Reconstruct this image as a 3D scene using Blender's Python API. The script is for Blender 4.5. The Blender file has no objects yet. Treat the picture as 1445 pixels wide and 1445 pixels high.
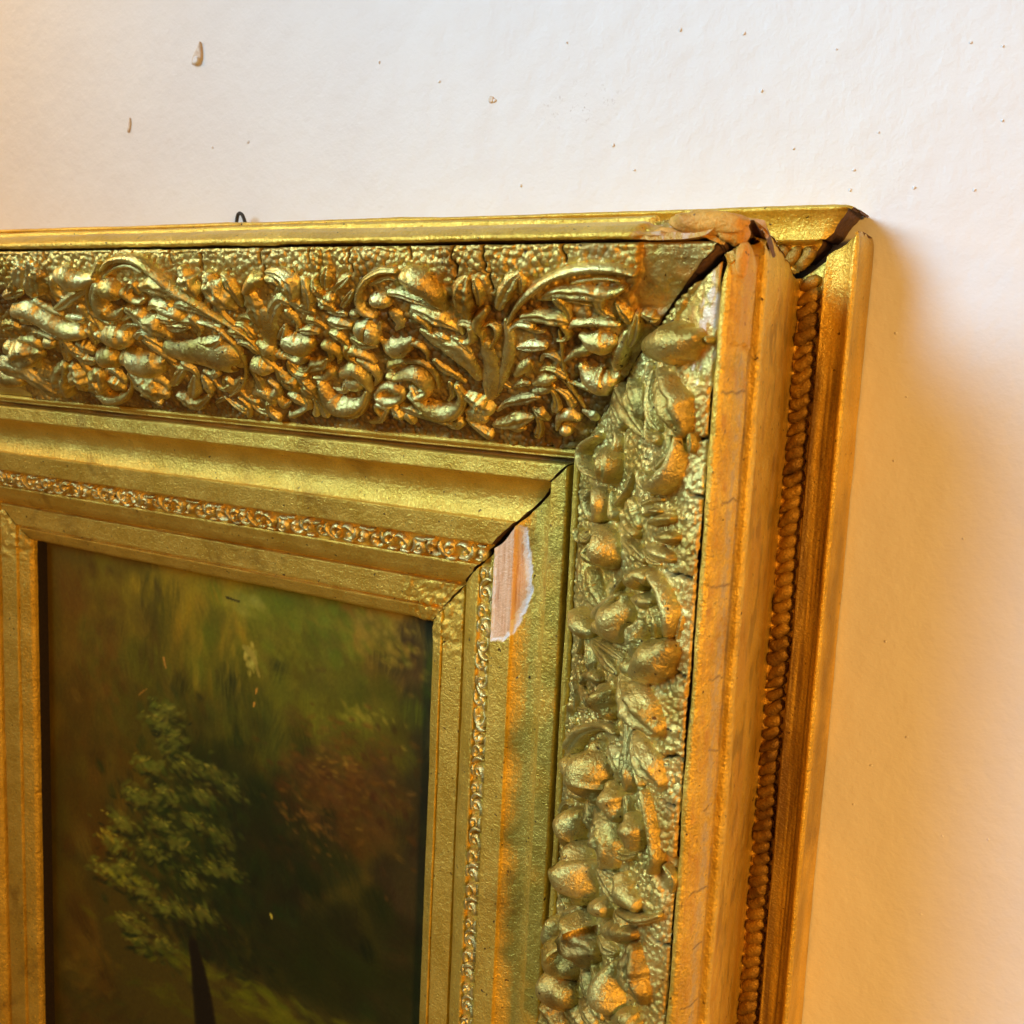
import bpy, bmesh, math, random
import numpy as np
from mathutils import Matrix, Vector

S = bpy.context.scene
COL = S.collection
MM = 0.001

# ------------------------------------------------------------------ camera
cam_d = bpy.data.cameras.new("camera")
cam = bpy.data.objects.new("camera", cam_d)
COL.objects.link(cam)
cam_d.sensor_width = 36.0
cam_d.lens = 36.0 * 1507.77 / 1445.0
cam_d.clip_start = 0.01
cam_d.clip_end = 20.0
right = Vector((0.85748433, 0.51236452, 0.0469384))
up = Vector((-0.11418856, 0.1005593, 0.98835662))
fwd = Vector((-0.50167877, 0.85286014, -0.14473419))
M = Matrix.Identity(4)
for i in range(3):
    M[i][0] = right[i]; M[i][1] = up[i]; M[i][2] = -fwd[i]
M[0][3], M[1][3], M[2][3] = 0.08804, -0.38678, -0.05426
cam.matrix_world = M
cam_d.dof.use_dof = True
cam_d.dof.focus_distance = 0.40
cam_d.dof.aperture_fstop = 26.0
S.camera = cam

# ------------------------------------------------------------------ light
world = bpy.data.worlds.new("World"); S.world = world; world.use_nodes = True
bg = world.node_tree.nodes["Background"]
bg.inputs[0].default_value = (0.66, 0.57, 0.40, 1)
bg.inputs[1].default_value = 0.17

def area(name, loc, target, size, power, color, spread=180, size_y=None):
    l = bpy.data.lights.new(name, 'AREA'); l.energy = power; l.color = color
    l.shape = 'RECTANGLE' if size_y else 'DISK'
    l.size = size
    if size_y: l.size_y = size_y
    l.spread = math.radians(spread)
    o = bpy.data.objects.new(name, l); COL.objects.link(o)
    o.location = loc
    o.rotation_euler = (Vector(target) - Vector(loc)).to_track_quat('-Z', 'Y').to_euler()
    return o
# cool daylight from the upper left, a warm lamp on the right, an added warm fill tinting the left wall
key = area('window_light', (-0.86, -1.08, 0.62), (0.28, 0, 0.04), 0.9, 3.9, (0.44, 0.76, 1.05), 52)
lamp = area('warm_lamp', (0.90, -0.94, 0.05), (0.20, 0, -0.36), 0.20, 3.8, (1.0, 0.49, 0.085), 84)
glow = area('left_wall_fill', (-0.95, -0.34, 0.34), (-0.58, 0, 0.10), 0.20, 0.9, (1.0, 0.50, 0.04), 100)
S.view_settings.view_transform = 'Standard'
S.view_settings.look = 'None'
S.view_settings.exposure = 0.0
S.view_settings.gamma = 1.0
S.view_settings.use_curve_mapping = False
S.cycles.max_bounces = 6
S.cycles.glossy_bounces = 3
S.cycles.diffuse_bounces = 4
S.cycles.use_denoising = True

# ------------------------------------------------------------------ noise helpers
rng = np.random.default_rng(7)
LAT = rng.random((256, 256))
def vnoise(x, y, seed=0):
    x = np.asarray(x, float) + seed * 17.31; y = np.asarray(y, float) + seed * 9.77
    xi = np.floor(x).astype(int); yi = np.floor(y).astype(int)
    fx = x - xi; fy = y - yi
    fx = fx * fx * (3 - 2 * fx); fy = fy * fy * (3 - 2 * fy)
    a = LAT[xi & 255, yi & 255]; b = LAT[(xi + 1) & 255, yi & 255]
    c = LAT[xi & 255, (yi + 1) & 255]; d = LAT[(xi + 1) & 255, (yi + 1) & 255]
    return (a * (1 - fx) + b * fx) * (1 - fy) + (c * (1 - fx) + d * fx) * fy - 0.5
def fbm(x, y, seed=0, n=3):
    r = 0; amp = 1.0
    for k in range(n):
        r = r + amp * vnoise(x * 2 ** k, y * 2 ** k, seed + k); amp *= 0.5
    return r
JX = rng.random((256, 256)); JY = rng.random((256, 256)); JS = rng.random((256, 256))
def pebbles(x, y, cell):
    """height 0..1 of a field of irregular punched beads"""
    x = x / cell; y = y / cell
    xi = np.floor(x).astype(int); yi = np.floor(y).astype(int)
    best = np.zeros_like(x)
    for i in (-1, 0, 1):
        for j in (-1, 0, 1):
            cx = (xi + i) & 255; cy = (yi + j) & 255
            px = xi + i + 0.5 + 0.95 * (JX[cx, cy] - 0.5); py = yi + j + 0.5 + 0.95 * (JY[cx, cy] - 0.5)
            R = 0.50 + 0.22 * JS[cx, cy]
            h = np.clip(1 - ((x - px) ** 2 + (y - py) ** 2) / R ** 2, 0, 1)
            best = np.maximum(best, np.sqrt(h) * (0.6 + 0.5 * JS[cy, cx]))
    return best

# ------------------------------------------------------------------ materials
def newmat(name):
    m = bpy.data.materials.new(name); m.use_nodes = True
    nt = m.node_tree; nt.nodes.clear()
    out = nt.nodes.new('ShaderNodeOutputMaterial'); b = nt.nodes.new('ShaderNodeBsdfPrincipled')
    nt.links.new(b.outputs[0], out.inputs[0])
    geo = nt.nodes.new('ShaderNodeNewGeometry')
    return m, nt, b, geo
def N(nt, geo, scale, detail=3, rough=0.55, dist=0.0, vec=None):
    n = nt.nodes.new('ShaderNodeTexNoise'); n.inputs['Scale'].default_value = scale
    n.inputs['Detail'].default_value = detail; n.inputs['Roughness'].default_value = rough
    n.inputs['Distortion'].default_value = dist
    nt.links.new(vec if vec else geo.outputs['Position'], n.inputs['Vector'])
    return n.outputs['Fac']
def ramp(nt, fac, stops):
    r = nt.nodes.new('ShaderNodeValToRGB'); e = r.color_ramp.elements
    while len(e) > 1: e.remove(e[-1])
    for i, (p, c) in enumerate(stops):
        k = e[0] if i == 0 else e.new(p)
        k.position = p; k.color = (c[0], c[1], c[2], 1) if not isinstance(c, (int, float)) else (c, c, c, 1)
    nt.links.new(fac, r.inputs[0]); return r.outputs[0]
def mix(nt, fac, a, b):
    m = nt.nodes.new('ShaderNodeMix'); m.data_type = 'RGBA'
    for sock, v in ((m.inputs[0], fac), (m.inputs[6], a), (m.inputs[7], b)):
        if hasattr(v, 'is_linked') or hasattr(v, 'links'): nt.links.new(v, sock)
        elif isinstance(v, (int, float)): sock.default_value = v
        else: sock.default_value = (v[0], v[1], v[2], 1)
    return m.outputs[2]
def bump(nt, h, strength, dist, prev=None):
    b = nt.nodes.new('ShaderNodeBump'); b.inputs['Strength'].default_value = strength
    b.inputs['Distance'].default_value = dist
    nt.links.new(h, b.inputs['Height'])
    if prev: nt.links.new(prev, b.inputs['Normal'])
    return b.outputs[0]
def attr(nt, name):
    a = nt.nodes.new('ShaderNodeAttribute'); a.attribute_name = name; return a

def gilt(name, light, dark, brown, brown_amt, rough=0.42, metal=0.75, peel=0.5, use_attr=False):
    """bronze-powder gilding: two gold tones, brown toning in blotches, orange-peel relief"""
    m, nt, b, geo = newmat(name)
    c = mix(nt, ramp(nt, N(nt, geo, 60, 4), [(0.35, 0), (0.65, 1)]), dark, light)
    br = ramp(nt, N(nt, geo, 38, 6, 0.65, 0.4), [(0.62 - brown_amt * 0.5, 0), (0.86 - brown_amt * 0.5, 1)])
    c = mix(nt, br, c, brown)
    gr = ramp(nt, N(nt, geo, 1300, 3, 0.7), [(0.36, 0.80), (0.60, 1.0)])
    mg = nt.nodes.new('ShaderNodeMix'); mg.data_type = 'RGBA'; mg.blend_type = 'MULTIPLY'; mg.inputs[0].default_value = 1.0
    nt.links.new(c, mg.inputs[6]); nt.links.new(gr, mg.inputs[7]); c = mg.outputs[2]
    sp = ramp(nt, N(nt, geo, 420, 2), [(0.69, 0), (0.74, 1)])
    c = mix(nt, sp, c, (0.10, 0.05, 0.015))
    r_add = N(nt, geo, 240, 3)
    rr = nt.nodes.new('ShaderNodeMapRange'); rr.inputs['To Min'].default_value = rough - 0.12
    rr.inputs['To Max'].default_value = rough + 0.14; nt.links.new(r_add, rr.inputs[0])
    mt = metal
    if use_attr:
        for an, colr in (('bole', (0.56, 0.27, 0.04)), ('grey', (0.44, 0.36, 0.24)), ('wood', None), ('gesso', (0.92, 0.80, 0.70)), ('tone', (0.13, 0.055, 0.007)), ('dark_mark', (0.03, 0.014, 0.005))):
            a = attr(nt, an).outputs['Fac']
            if an == 'wood':
                mp = nt.nodes.new('ShaderNodeMapping'); mp.inputs['Scale'].default_value = (1, 1, 0.06)
                nt.links.new(geo.outputs['Position'], mp.inputs[0])
                g = N(nt, geo, 900, 4, 0.6, 0, mp.outputs[0])
                colr = ramp(nt, g, [(0.30, (0.62, 0.30, 0.14)), (0.45, (0.82, 0.50, 0.28)), (0.7, (0.88, 0.60, 0.38))])
            c = mix(nt, a, c, colr)
            k = nt.nodes.new('ShaderNodeMath'); k.operation = 'MULTIPLY_ADD'
            nt.links.new(a, k.inputs[0]); k.inputs[1].default_value = -1.0 if an in ('wood', 'gesso', 'dark_mark') else -0.45
            if isinstance(mt, float): k.inputs[2].default_value = mt
            else: nt.links.new(mt, k.inputs[2])
            k.use_clamp = True; mt = k.outputs[0]
    nt.links.new(c, b.inputs['Base Color'])
    if isinstance(mt, float): b.inputs['Metallic'].default_value = mt
    else: nt.links.new(mt, b.inputs['Metallic'])
    nt.links.new(rr.outputs[0], b.inputs['Roughness'])
    n1 = bump(nt, N(nt, geo, 1150, 2, 0.5, 0.6), peel, 0.00045)
    n2 = bump(nt, N(nt, geo, 430, 5, 0.65, 0.3), 0.7, 0.0010, n1)
    nt.links.new(n2, b.inputs['Normal'])
    return m

G_MOLD = gilt('gilt_molding', (0.95, 0.625, 0.10), (0.78, 0.48, 0.055), (0.36, 0.18, 0.02), 0.10, 0.36, 0.62, 0.8, True)
G_FRZ = gilt('gilt_frieze', (0.90, 0.68, 0.21), (0.66, 0.43, 0.08), (0.22, 0.09, 0.010), 0.14, 0.32, 0.75, 0.4, True)
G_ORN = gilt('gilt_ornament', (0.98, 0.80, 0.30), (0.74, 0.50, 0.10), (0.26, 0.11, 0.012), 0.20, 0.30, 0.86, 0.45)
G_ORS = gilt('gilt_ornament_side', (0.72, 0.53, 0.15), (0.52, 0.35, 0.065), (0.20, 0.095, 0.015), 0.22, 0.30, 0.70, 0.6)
G_STRIP = gilt('gilt_strip', (0.96, 0.78, 0.32), (0.78, 0.55, 0.15), (0.24, 0.11, 0.018), 0.15, 0.30, 0.75, 0.3)
G_ROPE = gilt('gilt_rope', (0.48, 0.27, 0.032), (0.34, 0.18, 0.018), (0.11, 0.045, 0.006), 0.34, 0.42, 0.50, 0.9)

def wood_mat(name, c0, c1, scale=(1, 1, 1)):
    m, nt, b, geo = newmat(name)
    mp = nt.nodes.new('ShaderNodeMapping'); mp.inputs['Scale'].default_value = scale
    nt.links.new(geo.outputs['Position'], mp.inputs[0])
    g = N(nt, geo, 700, 5, 0.65, 0.3, mp.outputs[0])
    nt.links.new(ramp(nt, g, [(0.3, c0), (0.7, c1)]), b.inputs['Base Color'])
    b.inputs['Roughness'].default_value = 0.75
    nt.links.new(bump(nt, g, 0.6, 0.0006), b.inputs['Normal'])
    return m
W_DARK = wood_mat('raw_wood', (0.07, 0.03, 0.012), (0.20, 0.095, 0.035), (0.5, 1, 1))
W_REB = wood_mat('rebate_wood', (0.012, 0.006, 0.004), (0.03, 0.014, 0.007))
M_CLAY = gilt('broken_clay', (0.86, 0.43, 0.06), (0.74, 0.34, 0.04), (0.46, 0.18, 0.02), 0.14, 0.55, 0.15, 0.7)
M_GESSO = gilt('bare_gesso', (0.74, 0.68, 0.62), (0.66, 0.58, 0.50), (0.5, 0.36, 0.22), 0.05, 0.7, 0.0, 0.6)

def mk_wall():
    m, nt, b, geo = newmat('wall_paint')
    c = mix(nt, ramp(nt, N(nt, geo, 14, 4), [(0.4, 0), (0.6, 1)]), (0.80, 0.775, 0.755), (0.82, 0.80, 0.78))
    sp = ramp(nt, N(nt, geo, 260, 1), [(0.80, 0), (0.82, 1)])
    # a rubbed scuff with a shape of its own
    mp = nt.nodes.new('ShaderNodeMapping'); mp.inputs['Location'].default_value = (0.1185, 0, -0.0445)
    nt.links.new(geo.outputs['Position'], mp.inputs[0])
    ln = nt.nodes.new('ShaderNodeVectorMath'); ln.operation = 'MULTIPLY'; ln.inputs[1].default_value = (42, 0, 95)
    nt.links.new(mp.outputs[0], ln.inputs[0])
    le = nt.nodes.new('ShaderNodeVectorMath'); le.operation = 'LENGTH'; nt.links.new(ln.outputs[0], le.inputs[0])
    md = nt.nodes.new('ShaderNodeMath'); md.operation = 'MULTIPLY'
    nt.links.new(ramp(nt, le.outputs['Value'], [(0.3, 1), (1.0, 0)]), md.inputs[0])
    nt.links.new(ramp(nt, N(nt, geo, 380, 4, 0.7), [(0.60, 0), (0.68, 0.6)]), md.inputs[1])
    c = mix(nt, md.outputs[0], c, (0.45, 0.36, 0.30))
    nt.links.new(c, b.inputs['Base Color'])
    b.inputs['Roughness'].default_value = 0.55
    b.inputs['Specular IOR Level'].default_value = 0.3
    n1 = bump(nt, N(nt, geo, 430, 4, 0.65), 0.28, 0.0007)
    n2 = bump(nt, N(nt, geo, 75, 4, 0.55), 0.3, 0.003, n1)
    nt.links.new(n2, b.inputs['Normal'])
    return m
M_WALL = mk_wall()
M_CHIP = wood_mat('wall_chip', (0.66, 0.50, 0.36), (0.82, 0.74, 0.64))
M_IRON = wood_mat('dark_wire', (0.02, 0.016, 0.012), (0.05, 0.04, 0.03))

# ------------------------------------------------------------------ object helpers
def obj(name, verts, faces, mat, parent=None, smooth=True, sharp=None, attrs=None, recalc=False, mats=None, fmat=None):
    me = bpy.data.meshes.new(name)
    if isinstance(faces, np.ndarray):
        nv = len(verts); nf = len(faces)
        me.vertices.add(nv); me.vertices.foreach_set('co', np.ascontiguousarray(verts, dtype=np.float32).ravel())
        k = faces.shape[1]
        me.loops.add(nf * k); me.loops.foreach_set('vertex_index', faces.astype(np.int32).ravel())
        me.polygons.add(nf); me.polygons.foreach_set('loop_start', np.arange(0, nf * k, k, dtype=np.int32))
        me.update(calc_edges=True); me.validate()
    else:
        me.from_pydata([tuple(v) for v in verts], [], faces)
    if recalc:
        bm = bmesh.new(); bm.from_mesh(me); bmesh.ops.recalc_face_normals(bm, faces=bm.faces); bm.to_mesh(me); bm.free()
    if mats:
        for mm in mats: me.materials.append(mm)
        if fmat is not None: me.polygons.foreach_set('material_index', np.asarray(fmat, dtype=np.int32))
    else: me.materials.append(mat)
    me.polygons.foreach_set('use_smooth', np.full(len(me.polygons), smooth))
    if sharp: me.set_sharp_from_angle(angle=math.radians(sharp))
    if attrs:
        for an, arr in attrs.items():
            a = me.attributes.new(an, 'FLOAT', 'POINT'); a.data.foreach_set('value', np.asarray(arr, dtype=np.float32).ravel())
    o = bpy.data.objects.new(name, me); COL.objects.link(o)
    if parent: o.parent = parent
    return o
def tag(o, label=None, cat=None, kind=None, group=None):
    if label: o['label'] = label
    if cat: o['category'] = cat
    if kind: o['kind'] = kind
    if group: o['group'] = group
    return o
def grid_faces(n, m, closed=False):
    i, j = np.meshgrid(np.arange(n - (0 if closed else 1)), np.arange(m - 1), indexing='ij')
    i2 = (i + 1) % n
    return np.stack([i * m + j, i2 * m + j, i2 * m + j + 1, i * m + j + 1], -1).reshape(-1, 4)

# frame coordinates in mm: rail kinds T (runs along u), R (down the right), L (down the left), B
W_OUT, H_OUT = 618.4, 700.0
def to3d(rail, s, d, w):
    s, d, w = np.broadcast_arrays(np.asarray(s, float), np.asarray(d, float), np.asarray(w, float))
    if rail == 'T': return np.stack([s, -w, -d], -1) * MM
    if rail == 'R': return np.stack([-d, -w, -s], -1) * MM
    if rail == 'L': return np.stack([-W_OUT + d, -w, -s], -1) * MM
    return np.stack([s, -w, -H_OUT + d], -1) * MM

# ------------------------------------------------------------------ the wall
wx = np.linspace(-1.1, 0.7, 2); wz = np.linspace(-1.0, 0.7, 2)
wall = obj('wall', [(-1.2, 0.0015, -1.1), (0.8, 0.0015, -1.1), (0.8, 0.0015, 0.8), (-1.2, 0.0015, 0.8),
                    (-1.2, 0.06, -1.1), (0.8, 0.06, -1.1), (0.8, 0.06, 0.8), (-1.2, 0.06, 0.8)],
           [(0, 1, 2, 3), (4, 7, 6, 5), (0, 4, 5, 1), (1, 5, 6, 2), (2, 6, 7, 3), (3, 7, 4, 0)], M_WALL, smooth=False)
tag(wall, kind='structure')

# ------------------------------------------------------------------ the frame
frame = bpy.data.objects.new('picture_frame', None); COL.objects.link(frame)
tag(frame, 'ornate gilded picture frame with broken corner, leafy relief and flaking gold, hung on white wall', 'picture frame')

def dense(pts, step=0.9, rnd=0.35):
    """profile polyline (d,w): round the corners a little, then resample"""
    P = [np.array(p, float) for p in pts]; Q = [P[0]]
    for i in range(1, len(P) - 1):
        a, b, c = P[i - 1], P[i], P[i + 1]
        la, lc = np.linalg.norm(a - b), np.linalg.norm(c - b)
        r = min(rnd, la * 0.3, lc * 0.3)
        p0 = b + (a - b) / la * r; p1 = b + (c - b) / lc * r
        Q += [p0, (p0 + p1) * 0.25 + b * 0.5, p1]
    Q.append(P[-1]); out = [Q[0]]
    for a, b in zip(Q[:-1], Q[1:]):
        n = max(1, int(round(np.linalg.norm(b - a) / step)))
        for k in range(1, n + 1): out.append(a + (b - a) * k / n)
    return np.array(out)
def normals(prof):
    t = np.gradient(prof, axis=0); t /= np.linalg.norm(t, axis=1)[:, None] + 1e-9
    return np.stack([-t[:, 1], t[:, 0]], 1)
def arc(a, b, sag, n=8):
    """concave (sag<0) or convex arc between two profile points"""
    a = np.array(a, float); b = np.array(b, float); t = (b - a) / np.linalg.norm(b - a); nn = np.array([-t[1], t[0]])
    return [tuple(a + (b - a) * x + nn * sag * 4 * x * (1 - x)) for x in np.linspace(0, 1, n)]

OUTER = [(0.3, -1.0), (0.0, 0.5), (0.0, 21.6), (0.9, 22.7)] + arc((1.6, 22.6), (10.2, 19.2), -1.4, 7) + \
        [(11.0, 19.4), (11.6, 18.2), (12.2, 15.2), (20.3, 15.0), (20.6, 20.0), (17.2, 44.0), (13.4, 73.0), (12.9, 78.8)]
RIDGE = [(14.6, 76.0), (13.0, 78.2), (11.4, 78.4), (10.3, 79.8), (10.3, 81.6), (11.2, 82.8), (12.9, 82.9), (13.5, 83.9), (13.2, 85.4), (12.6, 86.2), (14.4, 92.0), (16.2, 94.9), (17.2, 96.0), (18.4, 96.1), (19.2, 95.2), (19.25, 90.0)]
FRIEZE = [(19.6, 94.7), (25, 93.6), (32.5, 89.4), (40, 83.4), (53, 72.8), (63, 62.8), (75, 51.8), (84, 43.5), (86.5, 41.5)]
INNER = [(86.6, 36.0), (86.7, 41.2), (87.2, 42.2), (88.2, 42.6), (89.0, 42.0), (89.4, 40.6), (89.9, 40.5), (90.3, 40.6), (90.7, 39.6), (91.0, 35.6), (92.4, 35.4), (92.7, 39.6),
         (93.4, 40.3), (99.6, 40.3), (100.1, 39.4)] + arc((100.4, 37.6), (118.2, 31.2), -5.4, 12) + \
        [(118.7, 32.6), (128.7, 30.8), (129.1, 30.0), (129.5, 26.6), (138.8, 23.2), (139.1, 24.6), (140.0, 24.7), (142.0, 23.6)] + arc((143, 23), (149.3, 17.8), 0.7, 5) + \
        [(149.7, 14.4), (150.6, 14.4), (151.0, 17.0), (162.0, 15.1), (162.4, 12.4), (163.3, 12.5), (163.8, 14.4), (169.4, 11.4), (170.6, 9.6), (170.9, 7.8)]
FP = np.array(FRIEZE); FA = np.concatenate([[0], np.cumsum(np.hypot(np.diff(FP[:, 0]), np.diff(FP[:, 1])))])

# how far each rail stops short of the ideal mitre, by distance from the outer edge (mm)
def gap(rail, d):
    if rail == 'T': return np.interp(d, [0, 3, 11, 13, 18, 22, 40, 60, 85, 92, 118, 128, 131, 140, 171], [3.0, 1.6, 1.6, 4.5, 4.0, 0.8, 0.3, 0.2, 0.3, 0.6, 0.7, 1.6, 1.6, 0.9, 0.2])
    return np.interp(d, [0, 3, 12, 16, 20, 30, 42, 60, 75, 86, 93, 118, 124, 131, 140, 171], [8.5, 7.5, 6.5, 6.6, 5.6, 2.8, 0.5, 0.2, 0.6, 0.4, 0.5, 0.9, 2.0, 1.4, 0.6, 0.2])

def rail_mesh(name, rail, pts, step_s, step_p, mat, disp=None, attr_fn=None, parent=frame, lim=None, edge_fn=None, cap=None, wob=0.18, sharp=38, rnd=0.35, gapf=None, cap_in=0.0, er=0.0):
    prof = dense(pts, step_p, rnd) if not isinstance(pts, np.ndarray) else pts
    nrm = normals(prof); d = prof[:, 0]; w = prof[:, 1]
    a = np.concatenate([[0], np.cumsum(np.hypot(np.diff(d), np.diff(w)))])
    full = W_OUT if rail in 'TB' else H_OUT
    lo, hi = (0.0, full) if lim is None else lim            # distance along from the near (right / top) corner
    n = int((hi - lo) / step_s) + 1
    x = np.linspace(0, 1, n)
    # start at the mitre, with ragged ends
    near = d + ((gap(rail, d) if gapf is None else gapf(rail, a)) if rail in 'TR' else 0.3) + (fbm(a * 0.35, a * 0 + 3.3, 5) * 0.9 if rail in 'TR' else 0)
    far = full - d - 0.3
    if lim is not None: far = np.minimum(far, hi)
    sg = near[None, :] + (far - near)[None, :] * x[:, None]
    dg = np.broadcast_to(d, sg.shape); wg = np.broadcast_to(w, sg.shape); ag = np.broadcast_to(a, sg.shape)
    seed = {'T': 1, 'R': 2, 'L': 3, 'B': 4}[rail]
    h = wob * fbm(sg * 0.03, ag * 0.06, seed, 4) + 0.10 * fbm(sg * 0.25, ag * 0.3, seed + 9, 2)
    if disp is not None: h = h + disp(sg, dg, ag)
    if er: h = h - er * np.exp(-(sg - near[None, :]) / (1.2 + er * 0.35)) * (1 + 0.8 * fbm(ag * 0.5, ag * 0 + 7.7, 19, 2))
    D = dg + nrm[None, :, 0] * h; Wv = wg + nrm[None, :, 1] * h
    if edge_fn is not None: D, Wv = edge_fn(sg, D, Wv, ag)
    sv = sg
    m = len(d)
    if cap is not None:      # raw end face at the mitre, going back into the rail
        depth = np.minimum(cap(a) if callable(cap) else cap, Wv[0] - 0.5); din = depth * cap_in
        rows_s = [sv[0] + 0.15, sv[0] + 0.4]; rows_w = [Wv[0] - depth * 0.5, Wv[0] - depth]
        sv = np.concatenate([rows_s[1][None], rows_s[0][None], sv[0][None], sv], 0)
        D = np.concatenate([(D[0] + din)[None], (D[0] + din * 0.5)[None], D[0][None], D], 0); Wv = np.concatenate([rows_w[1][None], rows_w[0][None], Wv[0][None], Wv], 0)
    coord = (-sv) if rail in 'TB' else sv
    V = to3d(rail, coord, D, Wv)
    nn = V.shape[0]
    F = grid_faces(nn, m)
    if rail in 'RB': F = F[:, ::-1]
    F = F[:, ::-1]
    at = None
    if attr_fn is not None:
        at = attr_fn(sg, dg, ag)
        if cap is not None: at = {k: np.concatenate([np.full((3, m), 0.0), v], 0) for k, v in at.items()}
    fm = None; mats = None
    if cap is not None:
        fm = np.zeros((nn - 1, m - 1), int); fm[:2] = 1; fm = fm.ravel(); mats = [mat, W_DARK]
    return obj(name, V.reshape(-1, 3), F, mat, parent, True, sharp, at, mats=mats, fmat=fm)

def zero(s): return np.zeros_like(s)
def inpoly(x, y, poly, soft=0.6, seed=0):
    """signed-distance style soft mask of a polygon with a ragged outline"""
    x = x + 0.9 * fbm(x * 0.55, y * 0.55, seed + 30, 3); y = y + 0.9 * fbm(x * 0.55 + 40, y * 0.55, seed + 31, 3)
    inside = np.zeros(x.shape, bool); dist = np.full(x.shape, 1e9)
    n = len(poly)
    for i in range(n):
        x0, y0 = poly[i]; x1, y1 = poly[(i + 1) % n]
        c = ((y0 > y) != (y1 > y)) & (x < (x1 - x0) * (y - y0) / (y1 - y0 + 1e-12) + x0); inside ^= c
        t = np.clip(((x - x0) * (x1 - x0) + (y - y0) * (y1 - y0)) / ((x1 - x0) ** 2 + (y1 - y0) ** 2), 0, 1)
        dist = np.minimum(dist, np.hypot(x - x0 - t * (x1 - x0), y - y0 - t * (y1 - y0)))
    sd = np.where(inside, dist, -dist)
    return np.clip(sd / soft * 0.5 + 0.5, 0, 1), sd

# --- outer molding and the undercut flank
def outer_attr(rail):
    def f(s, d, a):
        z = zero(s)
        bole = np.clip((fbm(s * 0.05, a * 0.12, 21, 4) + 0.05) * 3, 0, 1) * 0.5 * (a > 46)
        tn = z
        if rail == 'R':      # brown tarnish streaking down the cove, the flank rubbed in places
            cove = np.clip((a - 24.5) / 0.8, 0, 1) * np.clip((47 - a) / 1.0, 0, 1)
            st = 0.62 + 0.9 * fbm(s * 0.025, a * 1.1, 22, 4)
            tn = cove * np.clip(st, 0, 0.9) * np.clip((s - 34 + 12 * fbm(a * 0.3, s * 0.05, 23, 2)) / 22, 0, 1)
            tn = np.maximum(tn, (a > 47) * np.clip(fbm(s * 0.10, a * 0.16, 24, 5) * 1.6 - 0.25, 0, 0.5))
            tn = np.maximum(tn, (a < 22) * np.clip(0.25 + 0.9 * fbm(s * 0.03, a * 0.06, 25, 4), 0, 0.6))
        return dict(bole=bole, grey=z, wood=z, gesso=z, tone=tn, dark_mark=z)
    return f
def gap_outer(rail, a):
    if rail == 'T': return np.interp(a, [0, 22, 33, 45, 50, 110], [2.6, 2.6, 1.6, 1.2, 0.4, 0.4])
    return np.interp(a, [0, 22, 33, 45, 54, 110], [8.0, 8.6, 6.4, 4.2, 0.9, 0.8])
outer_parts = {}
for rail in 'TRLB':
    fine = rail in 'TR'
    outer_parts[rail] = rail_mesh('outer_molding', rail, OUTER, 1.2 if fine else 6, 1.0 if fine else 3, G_MOLD,
                                  attr_fn=outer_attr(rail) if fine else None, cap=(lambda a: np.where(a < 46, 40.0, 0.0)) if fine else None, wob=0.5, gapf=gap_outer, er=1.3)

# --- ridge: jagged inner edge where the frieze has shrunk away from it
def jag(s, seed):
    k = np.floor(s / 23.0 + 1.3 * vnoise(s * 0.02, s * 0, seed)).astype(int)
    return 0.5 + 0.55 * (JS[k & 255, seed] - 0.5) + 0.35 * fbm(s * 0.12, s * 0, seed + 3, 3)
def ridge_edge(seed):
    def f(s, D, Wv, a):
        t = np.clip((a - a.max() + 8.5) / 4.0, 0, 1)
        D = D + t * (0.55 * (jag(s, seed) - 0.5))
        return D, Wv
    return f
def ridge_disp(rail):
    def f(s, d, a):
        h = 0.12 * fbm(s * 0.6, a * 0.6, 51, 2)
        if rail == 'T':                     # corner broken down to the clay
            br = np.clip((47 - s + 3 * fbm(s * 0.3, a * 0.4, 52, 3)) / 2.5, 0, 1)
            h = h - br * (1.6 + 1.4 * fbm(s * 0.22, a * 0.3, 53, 3)) * (d < 19.2)
        else:                               # a chip of the gilded skin near the corner stands proud
            e = (49 - s + 2.5 * fbm(a * 0.6, s * 0.2, 56, 2)) / 0.6
            h = h + 0.55 * np.clip(e, 0, 1) * np.clip((a - 11) / 0.6, 0, 1) * np.clip((23.5 - a) / 0.6, 0, 1)
            h = h - 0.5 * np.clip(fbm(s * 0.16, a * 0.4, 59, 3) - 0.35, 0, 1)
        return h
    return f
RPR = dense(RIDGE, 0.55, 0.35); RPA = np.concatenate([[0], np.cumsum(np.hypot(np.diff(RPR[:, 0]), np.diff(RPR[:, 1])))])
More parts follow.
